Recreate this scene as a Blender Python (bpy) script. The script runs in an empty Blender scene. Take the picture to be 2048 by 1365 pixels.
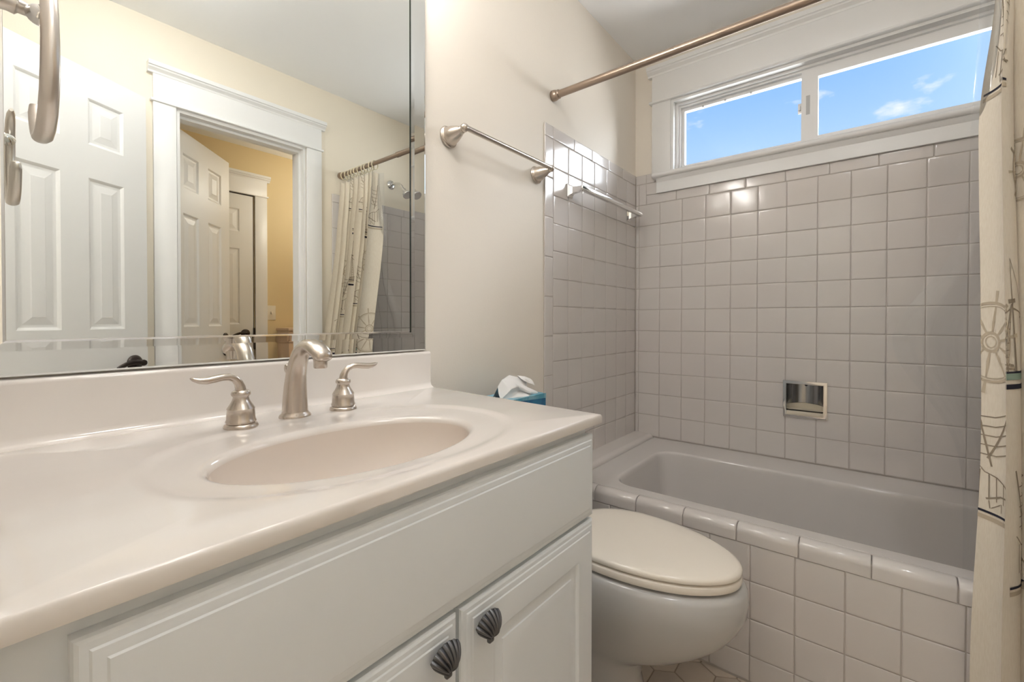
import bpy, bmesh, math, random
import numpy as np
from mathutils import Matrix, Vector
random.seed(4)
PI = math.pi
scene = bpy.context.scene
COL = scene.collection

# ------------------------------------------------------------------ camera
FPX = 895.2
YAW, PITCH, ROLL = math.radians(38.95), math.radians(-0.64), math.radians(0.06)
CAM = Vector((-2.226, -0.970, 0.971))
fw = Vector((math.cos(YAW)*math.cos(PITCH), math.sin(YAW)*math.cos(PITCH), math.sin(PITCH)))
rt = Vector((math.sin(YAW), -math.cos(YAW), 0.0)); up = rt.cross(fw)
rt2 = rt*math.cos(ROLL) + up*math.sin(ROLL); up2 = up*math.cos(ROLL) - rt*math.sin(ROLL)
cd = bpy.data.cameras.new('camera'); cam = bpy.data.objects.new('camera', cd); COL.objects.link(cam)
cd.sensor_width = 36.0; cd.sensor_fit = 'HORIZONTAL'; cd.lens = FPX/2048*36.0
cd.shift_y = -(682.5-651.1)/2048; cd.clip_start = 0.01
M = Matrix((rt2, up2, -fw)).transposed().to_4x4(); M.translation = CAM
cam.matrix_world = M
scene.camera = cam

# ------------------------------------------------------------------ colour management / world
vs = scene.view_settings
scene.display_settings.display_device = 'sRGB'
vs.view_transform = 'Standard'; vs.look = 'None'; vs.gamma = 1.0; vs.use_curve_mapping = False
vs.exposure = 0.82
cy_ = scene.cycles
cy_.use_denoising = True
cy_.max_bounces = 14; cy_.diffuse_bounces = 6; cy_.glossy_bounces = 8; cy_.transmission_bounces = 8; cy_.transparent_max_bounces = 12
cy_.sample_clamp_indirect = 6.0
cy_.caustics_reflective = False; cy_.caustics_refractive = False

GLOBE_STRENGTH = 18.5       # vanity light globes
CEIL_STRENGTH = 21.0        # ceiling dome
HALL_STRENGTH = 28.0; DEN_STRENGTH = 9.0
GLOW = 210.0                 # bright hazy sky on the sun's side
SKY_STRENGTH = 0.65

w = bpy.data.worlds.new('sky'); scene.world = w; w.use_nodes = True
nt = w.node_tree; nt.nodes.clear()
def N(t, **k):
    n = nt.nodes.new(t)
    for a, b in k.items(): setattr(n, a, b)
    return n
tc = N('ShaderNodeTexCoord'); sx = N('ShaderNodeSeparateXYZ'); nt.links.new(tc.outputs['Generated'], sx.inputs[0])
rp = N('ShaderNodeValToRGB'); nt.links.new(sx.outputs['Z'], rp.inputs['Fac'])
e = rp.color_ramp.elements
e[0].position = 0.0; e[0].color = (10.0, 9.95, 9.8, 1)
e[1].position = 1.0; e[1].color = (0.9, 1.15, 1.6, 1)
for p, c in ((0.05, (2.0, 2.1, 2.1, 1)), (0.20, (0.55, 0.72, 0.93, 1)), (0.33, (0.40, 0.63, 0.99, 1)), (0.42, (0.27, 0.52, 1.0, 1)), (0.50, (0.19, 0.44, 1.0, 1)), (0.66, (0.45, 0.75, 1.4, 1))):
    q = e.new(p); q.color = c
ns = N('ShaderNodeTexNoise'); ns.inputs['Scale'].default_value = 10.0; ns.inputs['Detail'].default_value = 5.0; ns.inputs['Roughness'].default_value = 0.55
mp = N('ShaderNodeMapping'); mp.inputs['Scale'].default_value = (1, 1, 2.2); mp.inputs['Location'].default_value = (0.35, 0.1, 0.0)
nt.links.new(tc.outputs['Generated'], mp.inputs[0]); nt.links.new(mp.outputs[0], ns.inputs['Vector'])
cr = N('ShaderNodeValToRGB'); nt.links.new(ns.outputs['Fac'], cr.inputs['Fac'])
cr.color_ramp.elements[0].position = 0.62; cr.color_ramp.elements[0].color = (0, 0, 0, 1)
cr.color_ramp.elements[1].position = 0.74; cr.color_ramp.elements[1].color = (0.85, 0.85, 0.85, 1)
mx = N('ShaderNodeMixRGB'); nt.links.new(cr.outputs['Color'], mx.inputs['Fac']); nt.links.new(rp.outputs['Color'], mx.inputs['Color1']); mx.inputs['Color2'].default_value = (0.92, 0.95, 1.0, 1)
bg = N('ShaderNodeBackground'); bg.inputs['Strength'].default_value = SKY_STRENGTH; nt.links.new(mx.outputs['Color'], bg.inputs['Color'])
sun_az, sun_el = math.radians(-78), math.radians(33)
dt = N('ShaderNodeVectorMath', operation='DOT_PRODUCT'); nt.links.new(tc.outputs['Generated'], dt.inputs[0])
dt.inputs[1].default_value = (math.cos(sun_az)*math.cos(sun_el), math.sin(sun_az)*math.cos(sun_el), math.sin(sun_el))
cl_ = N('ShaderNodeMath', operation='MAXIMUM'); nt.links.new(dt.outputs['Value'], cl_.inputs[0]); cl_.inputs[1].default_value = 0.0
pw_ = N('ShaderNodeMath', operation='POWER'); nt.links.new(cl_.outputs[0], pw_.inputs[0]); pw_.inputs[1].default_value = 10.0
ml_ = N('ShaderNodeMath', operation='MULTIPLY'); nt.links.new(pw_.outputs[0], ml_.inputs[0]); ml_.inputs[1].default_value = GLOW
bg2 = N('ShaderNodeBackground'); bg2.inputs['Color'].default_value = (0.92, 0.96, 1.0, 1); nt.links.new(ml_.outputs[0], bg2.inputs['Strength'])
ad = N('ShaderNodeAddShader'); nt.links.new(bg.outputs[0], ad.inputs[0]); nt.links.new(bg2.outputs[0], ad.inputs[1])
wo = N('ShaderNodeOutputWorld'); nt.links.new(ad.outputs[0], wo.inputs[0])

pd = bpy.data.lights.new('window_portal', 'AREA'); pd.shape = 'RECTANGLE'; pd.size = 0.36; pd.size_y = 1.18; pd.energy = 1.0; pd.cycles.is_portal = True
po = bpy.data.objects.new('window_portal', pd); po.location = (0.145, -0.768, 1.88); po.rotation_euler = (0, math.radians(90), 0); COL.objects.link(po)

# ------------------------------------------------------------------ materials
def mat(name, color, rough=0.5, metal=0.0, spec=0.5, coat=0.0, noise=None, bump=None, sheen=0.0, emit=None, aniso=0.0, trans=0.0):
    m = bpy.data.materials.new(name); m.use_nodes = True
    t = m.node_tree; b = t.nodes['Principled BSDF']
    b.inputs['Base Color'].default_value = (*color, 1); b.inputs['Roughness'].default_value = rough
    b.inputs['Metallic'].default_value = metal; b.inputs['Specular IOR Level'].default_value = spec
    b.inputs['Coat Weight'].default_value = coat; b.inputs['Coat Roughness'].default_value = 0.05
    b.inputs['Sheen Weight'].default_value = sheen; b.inputs['Anisotropic'].default_value = aniso
    b.inputs['Transmission Weight'].default_value = trans
    if emit:
        b.inputs['Emission Color'].default_value = (*emit[0], 1); b.inputs['Emission Strength'].default_value = emit[1]
    if noise:   # (scale, colour2, lo, hi, stretch)
        tcn = t.nodes.new('ShaderNodeTexCoord'); mpn = t.nodes.new('ShaderNodeMapping'); mpn.inputs['Scale'].default_value = noise[4] if len(noise) > 4 else (1, 1, 1)
        nz = t.nodes.new('ShaderNodeTexNoise'); nz.inputs['Scale'].default_value = noise[0]; nz.inputs['Detail'].default_value = 6
        nz.inputs['Distortion'].default_value = noise[5] if len(noise) > 5 else 0.0
        rr = t.nodes.new('ShaderNodeValToRGB'); rr.color_ramp.elements[0].position = noise[2]; rr.color_ramp.elements[1].position = noise[3]
        rr.color_ramp.elements[0].color = (*color, 1); rr.color_ramp.elements[1].color = (*noise[1], 1)
        t.links.new(tcn.outputs['Object'], mpn.inputs[0]); t.links.new(mpn.outputs[0], nz.inputs['Vector'])
        t.links.new(nz.outputs['Fac'], rr.inputs['Fac']); t.links.new(rr.outputs[0], b.inputs['Base Color'])
    if bump:    # (scale, strength, distance)
        tcn = t.nodes.new('ShaderNodeTexCoord'); nz = t.nodes.new('ShaderNodeTexNoise'); nz.inputs['Scale'].default_value = bump[0]; nz.inputs['Detail'].default_value = 3
        bp = t.nodes.new('ShaderNodeBump'); bp.inputs['Strength'].default_value = bump[1]; bp.inputs['Distance'].default_value = bump[2]
        t.links.new(tcn.outputs['Object'], nz.inputs['Vector']); t.links.new(nz.outputs['Fac'], bp.inputs['Height']); t.links.new(bp.outputs[0], b.inputs['Normal'])
    return m

m_wall = mat('cream_wall_paint', (0.83, 0.775, 0.695), 0.6, spec=0.3, bump=(180, 0.12, 0.002))
m_wallo = mat('warm_lit_cream_paint', (0.83, 0.765, 0.65), 0.6, spec=0.3, bump=(180, 0.12, 0.002))  # yellower copy of the wall paint, warm light put into the colour
m_ceil = mat('ceiling_paint', (0.91, 0.92, 0.93), 0.8, spec=0.2)
m_white = mat('white_gloss_trim', (0.83, 0.83, 0.825), 0.32)
m_door = mat('white_door_paint', (0.83, 0.83, 0.82), 0.4)
m_cab = mat('white_cabinet_paint', (0.755, 0.785, 0.80), 0.35)
m_vinyl = mat('white_vinyl', (0.86, 0.86, 0.86), 0.3)
m_tile = mat('grey_glazed_tile', (0.655, 0.615, 0.595), 0.13, spec=0.5, noise=(1.7, (0.665, 0.64, 0.62), 0.35, 0.65))
m_grout = mat('grey_grout', (0.50, 0.46, 0.43), 0.85, spec=0.2)
m_groutl = mat('pale_grout', (0.40, 0.33, 0.26), 0.85, spec=0.2)
m_floor = mat('beige_floor_tile', (0.62, 0.54, 0.46), 0.3, noise=(8, (0.57, 0.49, 0.41), 0.35, 0.7))
m_yellow = mat('yellow_wall_paint', (0.74, 0.60, 0.36), 0.65, spec=0.3)
m_hall = mat('pale_hall_paint', (0.78, 0.74, 0.67), 0.65, spec=0.3)
m_marble = mat('cultured_marble', (0.80, 0.76, 0.72), 0.11, spec=0.5, coat=0.3, noise=(3.2, (0.77, 0.72, 0.675), 0.42, 0.72, (1, 1.7, 1), 1.2))
m_basin = mat('cream_basin_marble', (0.77, 0.70, 0.64), 0.12, spec=0.5, coat=0.3)
m_nickel = mat('brushed_nickel', (0.60, 0.54, 0.48), 0.27, metal=1.0, bump=(400, 0.05, 0.0005))
m_nickel_b = mat('bright_brushed_nickel', (0.74, 0.69, 0.64), 0.3, metal=1.0, bump=(400, 0.05, 0.0005))
m_nickel_d = mat('satin_nickel_tube', (0.40, 0.32, 0.26), 0.3, metal=1.0)
m_chrome = mat('chrome', (0.78, 0.78, 0.78), 0.07, metal=1.0)
m_steel = mat('dull_steel', (0.42, 0.43, 0.44), 0.18, metal=1.0)
m_mirror = mat('silvered_glass', (0.90, 0.925, 0.905), 0.0, metal=1.0)
m_mirror2 = mat('silvered_bevel_glass', (0.90, 0.92, 0.905), 0.01, metal=1.0)
m_dark = mat('dark_mirror_edge', (0.015, 0.022, 0.015), 0.3)
m_bronze = mat('oil_rubbed_bronze', (0.045, 0.035, 0.03), 0.35, metal=0.6)
m_pewter = mat('dark_pewter', (0.13, 0.13, 0.135), 0.38, metal=0.85)
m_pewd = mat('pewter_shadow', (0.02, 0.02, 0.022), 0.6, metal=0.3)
m_tub = mat('grey_tub_enamel', (0.63, 0.605, 0.59), 0.12, spec=0.5)
m_china = mat('toilet_china', (0.53, 0.525, 0.515), 0.1, spec=0.55)
m_seat = mat('bone_toilet_seat', (0.86, 0.805, 0.72), 0.16, spec=0.5)
m_gap_shade = mat('dark_gap_shade', (0.06, 0.05, 0.045), 0.8)  # painted shade for the gap beside the far door
m_cloth = mat('cream_linen', (0.76, 0.70, 0.60), 0.9, spec=0.1, sheen=0.2, noise=(420, (0.72, 0.655, 0.55), 0.4, 0.62, (1, 1, 0.15)))
m_taupe = mat('taupe_print', (0.30, 0.25, 0.19), 0.9, spec=0.1)
m_taupel = mat('pale_taupe_print', (0.50, 0.43, 0.33), 0.9, spec=0.1)
m_navy = mat('navy_print', (0.035, 0.035, 0.05), 0.9, spec=0.1)
m_teal = mat('teal_print', (0.27, 0.36, 0.30), 0.9, spec=0.1)
m_ring = mat('cream_plastic', (0.78, 0.70, 0.50), 0.35)
m_tissue = mat('tissue_paper', (0.85, 0.845, 0.84), 0.9, spec=0.1)
m_blue = mat('blue_carton', (0.02, 0.17, 0.34), 0.25, noise=(22, (0.015, 0.10, 0.24), 0.45, 0.6))
m_bluel = mat('pale_blue_carton', (0.22, 0.46, 0.56), 0.3, noise=(18, (0.08, 0.32, 0.46), 0.5, 0.6))
m_soap = mat('cream_soap_tray', (0.62, 0.57, 0.47), 0.3)
m_switch = mat('ivory_plastic', (0.78, 0.72, 0.60), 0.4)
m_box = mat('pale_wood_veneer', (0.70, 0.53, 0.38), 0.5)
m_globe = mat('lit_glass_globe', (0.9, 0.9, 0.85), 0.4, emit=((1.0, 0.96, 0.915), GLOBE_STRENGTH))
m_dome = mat('lit_glass_dome', (0.9, 0.9, 0.85), 0.4, emit=((0.985, 0.99, 1.0), CEIL_STRENGTH))
m_hallg = mat('hall_fill_globe', (0.9, 0.9, 0.88), 0.4, emit=((1.0, 0.97, 0.94), HALL_STRENGTH))
m_deng = mat('den_fill_globe', (0.9, 0.9, 0.85), 0.4, emit=((1.0, 0.92, 0.80), DEN_STRENGTH))
m_label = mat('grey_sticker', (0.55, 0.55, 0.55), 0.5)

def film(name, tint, fac, rough):
    m = bpy.data.materials.new(name); m.use_nodes = True; t = m.node_tree; t.nodes.clear()
    o = t.nodes.new('ShaderNodeOutputMaterial'); mixn = t.nodes.new('ShaderNodeMixShader')
    tr = t.nodes.new('ShaderNodeBsdfTransparent'); tr.inputs[0].default_value = (*tint, 1)
    gl = t.nodes.new('ShaderNodeBsdfGlossy'); gl.inputs['Roughness'].default_value = rough
    fr = t.nodes.new('ShaderNodeFresnel'); fr.inputs[0].default_value = fac
    t.links.new(fr.outputs[0], mixn.inputs[0]); t.links.new(tr.outputs[0], mixn.inputs[1]); t.links.new(gl.outputs[0], mixn.inputs[2]); t.links.new(mixn.outputs[0], o.inputs[0])
    return m
m_glass = film('window_glass', (0.97, 0.98, 0.985), 1.35, 0.0)
m_liner = film('clear_vinyl_liner', (0.93, 0.94, 0.95), 1.6, 0.12)

# ------------------------------------------------------------------ mesh helpers
class MB:
    def __init__(s): s.v = []; s.f = []; s.m = []
    def add(s, vs_, fs, mi=0):
        o = len(s.v); s.v += [tuple(p) for p in vs_]
        for f in fs: s.f.append([i+o for i in f]); s.m.append(mi)
    def quad(s, a, b, c, d, mi=0): s.add([a, b, c, d], [(0, 1, 2, 3)], mi)
    def box(s, lo, hi, bev=0.0, seg=2, mi=0, fn=None):
        bm = bmesh.new(); bmesh.ops.create_cube(bm, size=1.0)
        for v in bm.verts:
            v.co = Vector([(lo[i]+hi[i])/2 + v.co[i]*(hi[i]-lo[i]) for i in range(3)])
        if bev > 0: bmesh.ops.bevel(bm, geom=bm.edges[:], offset=bev, segments=seg, affect='EDGES', profile=0.5)
        bm.verts.index_update()
        vv = [v.co.copy() for v in bm.verts]
        if fn: vv = [fn(p) for p in vv]
        s.add(vv, [[v.index for v in f.verts] for f in bm.faces], mi); bm.free(); return s
    def loft(s, loops, closed=True, cap0=False, cap1=False, mi=0):
        n = len(loops[0]); vv = []; ff = []
        for L in loops: vv += L
        for k in range(len(loops)-1):
            for i in range(n if closed else n-1):
                j = (i+1) % n
                ff.append((k*n+i, k*n+j, (k+1)*n+j, (k+1)*n+i))
        if cap0: ff.append(tuple(range(n-1, -1, -1)))
        if cap1: ff.append(tuple((len(loops)-1)*n+i for i in range(n)))
        s.add(vv, ff, mi); return s
    def lathe(s, prof, c, axis=(0, 0, 1), seg=32, mi=0, sc=(1, 1)):
        a = Vector(axis).normalized(); u = a.orthogonal().normalized()
        if abs(a.z) > .99: u = Vector((1, 0, 0))
        v = a.cross(u); c = Vector(c)
        loops = [[c + a*h + u*(r*sc[0]*math.cos(2*PI*i/seg)) + v*(r*sc[1]*math.sin(2*PI*i/seg)) for i in range(seg)] for r, h in prof]
        return s.loft(loops, True, prof[0][0] > 1e-5, prof[-1][0] > 1e-5, mi)
    def tube(s, pts, rad, seg=16, ref=(0, 0, 1), mi=0, cap=True):
        # rad: list of (r_side, r_ref) or float
        pts = [Vector(p) for p in pts]; n = len(pts); loops = []
        if not isinstance(rad, (list, tuple)): rad = [rad]*n
        for i, p in enumerate(pts):
            t = (pts[min(i+1, n-1)] - pts[max(i-1, 0)]).normalized()
            r = Vector(ref); a = t.cross(r)
            if a.length < 1e-4: a = t.orthogonal()
            a.normalize(); b = a.cross(t).normalized()
            ra, rb = rad[i] if isinstance(rad[i], (list, tuple)) else (rad[i], rad[i])
            loops.append([p + a*(ra*math.cos(2*PI*k/seg)) + b*(rb*math.sin(2*PI*k/seg)) for k in range(seg)])
        return s.loft(loops, True, cap, cap, mi)
    def torus(s, c, axis, R, r, seg=32, sg=10, mi=0):
        a = Vector(axis).normalized(); u = a.orthogonal().normalized(); v = a.cross(u); c = Vector(c); loops = []
        for i in range(seg):
            d = u*math.cos(2*PI*i/seg) + v*math.sin(2*PI*i/seg)
            loops.append([c + d*(R + r*math.cos(2*PI*k/sg)) + a*(r*math.sin(2*PI*k/sg)) for k in range(sg)])
        loops.append(loops[0]); return s.loft(loops, True, mi=mi)
    def prism(s, prof, fn, a, b, mi=0):
        # closed 2-D profile extruded from a to b through fn(p, q, t)
        n = len(prof); vv = [fn(p, q, a) for p, q in prof] + [fn(p, q, b) for p, q in prof]
        ff = [(i, (i+1) % n, n+(i+1) % n, n+i) for i in range(n)] + [tuple(range(n-1, -1, -1)), tuple(range(n, 2*n))]
        s.add(vv, ff, mi); return s
    def rings(s, fn, rect, rings, mi=0, cap=True):
        # concentric rectangle rings: fn(u, v, depth)
        u0, u1, v0, v1 = rect
        L = [[Vector(fn(u0+i, v0+i, d)), Vector(fn(u1-i, v0+i, d)), Vector(fn(u1-i, v1-i, d)), Vector(fn(u0+i, v1-i, d))] for i, d in rings]
        return s.loft(L, True, False, cap, mi)
    def face_holes(s, fn, rect, holes, d=0.0, mi=0):
        us = sorted({rect[0], rect[1], *[h[0] for h in holes], *[h[1] for h in holes]}); vv = sorted({rect[2], rect[3], *[h[2] for h in holes], *[h[3] for h in holes]})
        for i in range(len(us)-1):
            for j in range(len(vv)-1):
                cu, cv = (us[i]+us[i+1])/2, (vv[j]+vv[j+1])/2
                if any(h[0] < cu < h[1] and h[2] < cv < h[3] for h in holes): continue
                s.quad(fn(us[i], vv[j], d), fn(us[i+1], vv[j], d), fn(us[i+1], vv[j+1], d), fn(us[i], vv[j+1], d), mi)
        return s
    def slab_holes(s, fn, rect, holes, d0, d1, mi=0):
        s.face_holes(fn, rect, holes, d0, mi); s.face_holes(fn, rect, holes, d1, mi)
        for r in [rect]+list(holes):
            a, b, c, d = r
            for (p, q) in (((a, c), (b, c)), ((b, c), (b, d)), ((b, d), (a, d)), ((a, d), (a, c))):
                s.quad(fn(*p, d0), fn(*q, d0), fn(*q, d1), fn(*p, d1), mi)
        return s

def obj(name, mb, mats, parent=None, smooth=35, weld=True):
    me = bpy.data.meshes.new(name)
    if not isinstance(mats, (list, tuple)): mats = [mats]
    me.from_pydata([tuple(p) for p in mb.v], [], mb.f)
    for m in mats: me.materials.append(m)
    for p, k in zip(me.polygons, mb.m): p.material_index = k
    bm = bmesh.new(); bm.from_mesh(me)
    if weld: bmesh.ops.remove_doubles(bm, verts=bm.verts, dist=1e-6)
    bmesh.ops.recalc_face_normals(bm, faces=bm.faces)
    bm.to_mesh(me); bm.free()
    if smooth:
        me.polygons.foreach_set('use_smooth', [True]*len(me.polygons))
        me.set_sharp_from_angle(angle=math.radians(smooth))
    o = bpy.data.objects.new(name, me); COL.objects.link(o)
    if parent is not None:
        o.parent = parent
        if parent.type == 'EMPTY': o.location = -parent.location
    return o
def tag(o, label, cat, group=None):
    o['label'] = label; o['category'] = cat
    if group: o['group'] = group
    return o
def thing(name, loc, label, cat, group=None):
    o = bpy.data.objects.new(name, None); o.empty_display_size = 0.05; o.location = loc; COL.objects.link(o)
    return tag(o, label, cat, group)
def struct(o, label, cat):
    o['kind'] = 'structure'; return tag(o, label, cat)

# ------------------------------------------------------------------ room dimensions
FZ, CZ = -0.077, 2.315            # floor, ceiling
XL, XR = -2.25, 0.006             # entry wall, window wall (paint planes)
YM, YO = 0.006, -1.545            # mirror wall, opposite wall
T = 0.125
PX = lambda x: (lambda u, v, d: (x + d, u, v))      # plane x=const, d along +x
PY = lambda y: (lambda u, v, d: (u, y + d, v))      # plane y=const, d along +y
WIN = (-1.352, -0.183, 1.70, 2.062)                  # window opening in y, z
SOAP = (-0.812, -0.680, 0.578, 0.702)
DOOR_O = (-1.586, -0.985, FZ, 1.945)                # doorway in opposite wall (x, z)
DOOR_E = (-1.235, -0.60, FZ, 1.95)                  # doorway in entry wall (y, z)

b = MB().slab_holes(PY(YM), (XL-T, XR+T, FZ, CZ), [], 0, T); struct(obj('wall_mirror', b, m_wall, smooth=0), 'cream painted wall behind the vanity mirror and the towel bar', 'wall')
wallw = obj('wall_window', MB().slab_holes(PX(XR), (YO, YM, FZ, CZ), [WIN, SOAP], 0, T), m_wall, smooth=0); struct(wallw, 'cream wall with the high window over the bathtub', 'wall')
b = MB().slab_holes(PY(YO), (XL-T, XR+T, FZ, CZ), [DOOR_O], 0, -T); wallo = struct(obj('wall_opposite', b, m_wallo, smooth=0), 'cream wall with the white cased doorway, seen in the mirror', 'wall')
b = MB().slab_holes(PX(XL), (YO, YM, FZ, CZ), [DOOR_E], 0, -T); walle = struct(obj('wall_entry', b, m_wall, smooth=0), 'cream end wall at the near end of the vanity carrying the towel hook', 'wall')
b = MB().box((XL-T, YO-T, CZ), (XR+T, YM+T, CZ+0.08)); struct(obj('ceiling', b, m_ceil, smooth=0), 'pale grey painted flat bathroom ceiling', 'ceiling')

# floor: hexagonal tiles on a grout bed
fb = MB().box((XL-T, YO-T, FZ-0.06), (XR+T, YM+T, FZ-0.0025))
floor = struct(obj('floor', fb, m_groutl, smooth=0), 'bathroom floor of pale beige hexagonal tiles', 'floor')
hb = MB(); R = 0.0585; hx0, hy0 = -0.862+0.0, -0.566
dirx = Vector((math.cos(math.radians(-59)), math.sin(math.radians(-59)), 0)); diry = Vector((-dirx.y, dirx.x, 0))
for i in range(-26, 27):
    for j in range(-26, 27):
        c = Vector((hx0, hy0, 0)) + dirx*(1.5*R*i) + diry*(math.sqrt(3)*R*(j + 0.5*(i % 2)))
        if not (XL-0.03 < c.x < -0.73 and YO-0.06 < c.y < YM): continue
        loops = []
        for rr, z in ((R-0.0018, FZ-0.003), (R-0.0028, FZ-0.0006), (R-0.005, FZ)):
            loops.append([c + dirx*(rr*math.cos(PI/3*k)) + diry*(rr*math.sin(PI/3*k)) + Vector((0, 0, z)) for k in range(6)])
        hb.loft(loops, True, False, True)
obj('hexagon_tiles', hb, m_floor, floor)

# ------------------------------------------------------------------ tiles
def tiles(mb, fn, rects, pillow=0.0028, tilt=0.0022):
    for (u0, u1, v0, v1) in rects:
        if u1-u0 < 0.004 or v1-v0 < 0.004: continue
        tu, tv = random.uniform(-tilt, tilt), random.uniform(-tilt, tilt); cu, cv = (u0+u1)/2, (v0+v1)/2
        g = lambda u, v, d: fn(u, v, d + (u-cu)*tu + (v-cv)*tv)
        mb.rings(g, (u0+0.0011, u1-0.0011, v0+0.0011, v1-0.0011), [(0, pillow), (0.0004, pillow*0.45), (0.0012, pillow*0.16), (0.003, pillow*0.03), (0.007, 0)])
P, PV, Z0 = 0.11, 0.1079, 1.565
ZT = Z0 - 11*PV
def minus(r, h):
    # rect r minus hole h, as up to four rects
    a, b_, c, d = r; e_, f_, g_, h_ = h
    if e_ >= b_ or f_ <= a or g_ >= d or h_ <= c: return [r]
    out = []
    if g_ > c: out.append((a, b_, c, g_))
    if h_ < d: out.append((a, b_, h_, d))
    lo, hi = max(c, g_), min(d, h_)
    if e_ > a: out.append((a, e_, lo, hi))
    if f_ < b_: out.append((f_, b_, lo, hi))
    return out
# window wall cladding (front at x=0)
rects = []; cut = []
ys = [0.0, -0.017] + [-0.017-P*k for k in range(1, 15)]
ys = [y for y in ys if y > -1.535] + [-1.535]
SO = (-0.825, -0.669, 0.5625, 0.7165)
for k in range(11):
    for a, c in zip(ys[:-1], ys[1:]):
        r0 = (c, a, ZT+k*PV, ZT+(k+1)*PV); pcs = minus(r0, SO)
        if len(pcs) == 1 and pcs[0] == r0: rects.append(r0)
        else: cut += [(p, r0) for p in pcs]
TB = Z0+0.048
seams = [-0.0172] + [y for y in [-0.675+0.1545*k for k in range(5, -7, -1)] if y < -0.04] + [-1.518]
seams2 = [-0.055, -0.2085] + [-0.3630-0.1545*k for k in range(0, 8)]
seams2 = [y for y in seams2 if y > -1.48] + [-1.48]
tr = [(c, a, Z0, TB) for a, c in zip(seams2[:-1], seams2[1:])]
tr += [(-0.055, -0.017, Z0, Z0+PV), (-0.017, 0, Z0, Z0+PV), (-0.113, -0.055, TB, Z0+PV), (-0.055, 0.0, Z0+PV, Z0+PV+0.048), (-0.104, -0.055, Z0+PV, Z0+PV+0.048),
       (-1.535, -1.48, Z0, Z0+PV), (-1.48, -1.422, TB, Z0+PV), (-1.535, -1.48, Z0+PV, Z0+PV+0.048), (-1.48, -1.43, Z0+PV, Z0+PV+0.048)]
gb = MB(); FNW = lambda u, v, d: (d, u, v)
gb.slab_holes(FNW, (-1.535, 0, ZT-0.02, Z0), [SO], 0.0022, 0.006)
gb.slab_holes(FNW, (-1.535, 0, Z0, TB), [], 0.0022, 0.006); gb.slab_holes(FNW, (-0.112, 0, TB, Z0+PV+0.047), [], 0.0022, 0.006); gb.slab_holes(FNW, (-1.535, -1.424, TB, Z0+PV+0.047), [], 0.0022, 0.006)
obj('grout_bed', gb, m_grout, wallw, smooth=0)
tb = MB(); tiles(tb, FNW, rects+tr)
for p, r0 in cut:     # tiles notched around the soap dish: glazed edges only where the tile ends
    k0, k1, k2, k3 = [1.0 if abs(p[i]-r0[i]) < 1e-6 else 0.0 for i in range(4)]
    L = []
    for i, d in ((0.0011, 0.0028), (0.0015, 0.0013), (0.0023, 0.0004), (0.0041, 0.0001), (0.0081, 0.0)):
        q0, q1, q2, q3 = p[0]+i*k0, p[1]-i*k1, p[2]+i*k2, p[3]-i*k3
        L.append([Vector((d, q0, q2)), Vector((d, q1, q2)), Vector((d, q1, q3)), Vector((d, q0, q3))])
    tb.loft(L, True, False, True)
obj('tile_cladding', tb, m_tile, wallw, smooth=60)

# mirror wall cladding (front at y=0)
xs = [-0.771+P*k for k in range(8)]; xs[-1] = 0.0
FNM = lambda u, v, d: (u, d, v)
rects = [(a, c, Z0+PV-(k+1)*PV, Z0+PV-k*PV) for k in range(12) for a, c in zip(xs[:-1], xs[1:])]
capz0, capz1 = Z0+PV, Z0+PV+0.05
sx_ = [-0.829, -0.771] + [-0.771+0.154*k for k in range(1, 6)] ; sx_[-1] = 0.0
rects += [(a, c, capz0, capz1) for a, c in zip(sx_[:-1], sx_[1:])]
zz = [capz0-0.1525*k for k in range(0, 12)] + [FZ]; zz = [z for z in zz if z > FZ+0.01] + [FZ]
rects += [(-0.829, -0.771, c, a) for a, c in zip(zz[:-1], zz[1:])]
gb = MB(); gb.slab_holes(FNM, (-0.826, 0, ZT-0.05, capz1-0.003), [], 0.0022, 0.006); gb.slab_holes(FNM, (-0.826, -0.771, FZ, ZT-0.05), [], 0.0022, 0.006)
wallm = bpy.data.objects['wall_mirror']
obj('grout_bed', gb, m_grout, wallm, smooth=0)
tb = MB(); tiles(tb, FNM, rects); obj('tile_cladding', tb, m_tile, wallm, smooth=60)

# opposite wall cladding (tub end)
FNO = lambda u, v, d: (u, -1.535-d, v)
rects = [(a, c, Z0+PV-(k+1)*PV, Z0+PV-k*PV) for k in range(12) for a, c in zip(xs[:-1], xs[1:])]
rects += [(a, c, capz0, capz1) for a, c in zip(sx_[:-1], sx_[1:])] + [(-0.829, -0.771, c, a) for a, c in zip(zz[:-1], zz[1:])]
gb = MB(); gb.slab_holes(FNO, (-0.826, 0, ZT-0.05, capz1-0.003), [], 0.0022, 0.01); gb.slab_holes(FNO, (-0.826, -0.771, FZ, ZT-0.05), [], 0.0022, 0.01)
obj('grout_bed', gb, m_grout, wallo, smooth=0)
tb = MB(); tiles(tb, FNO, rects); obj('tile_cladding', tb, m_tile, wallo, smooth=60)

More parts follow.
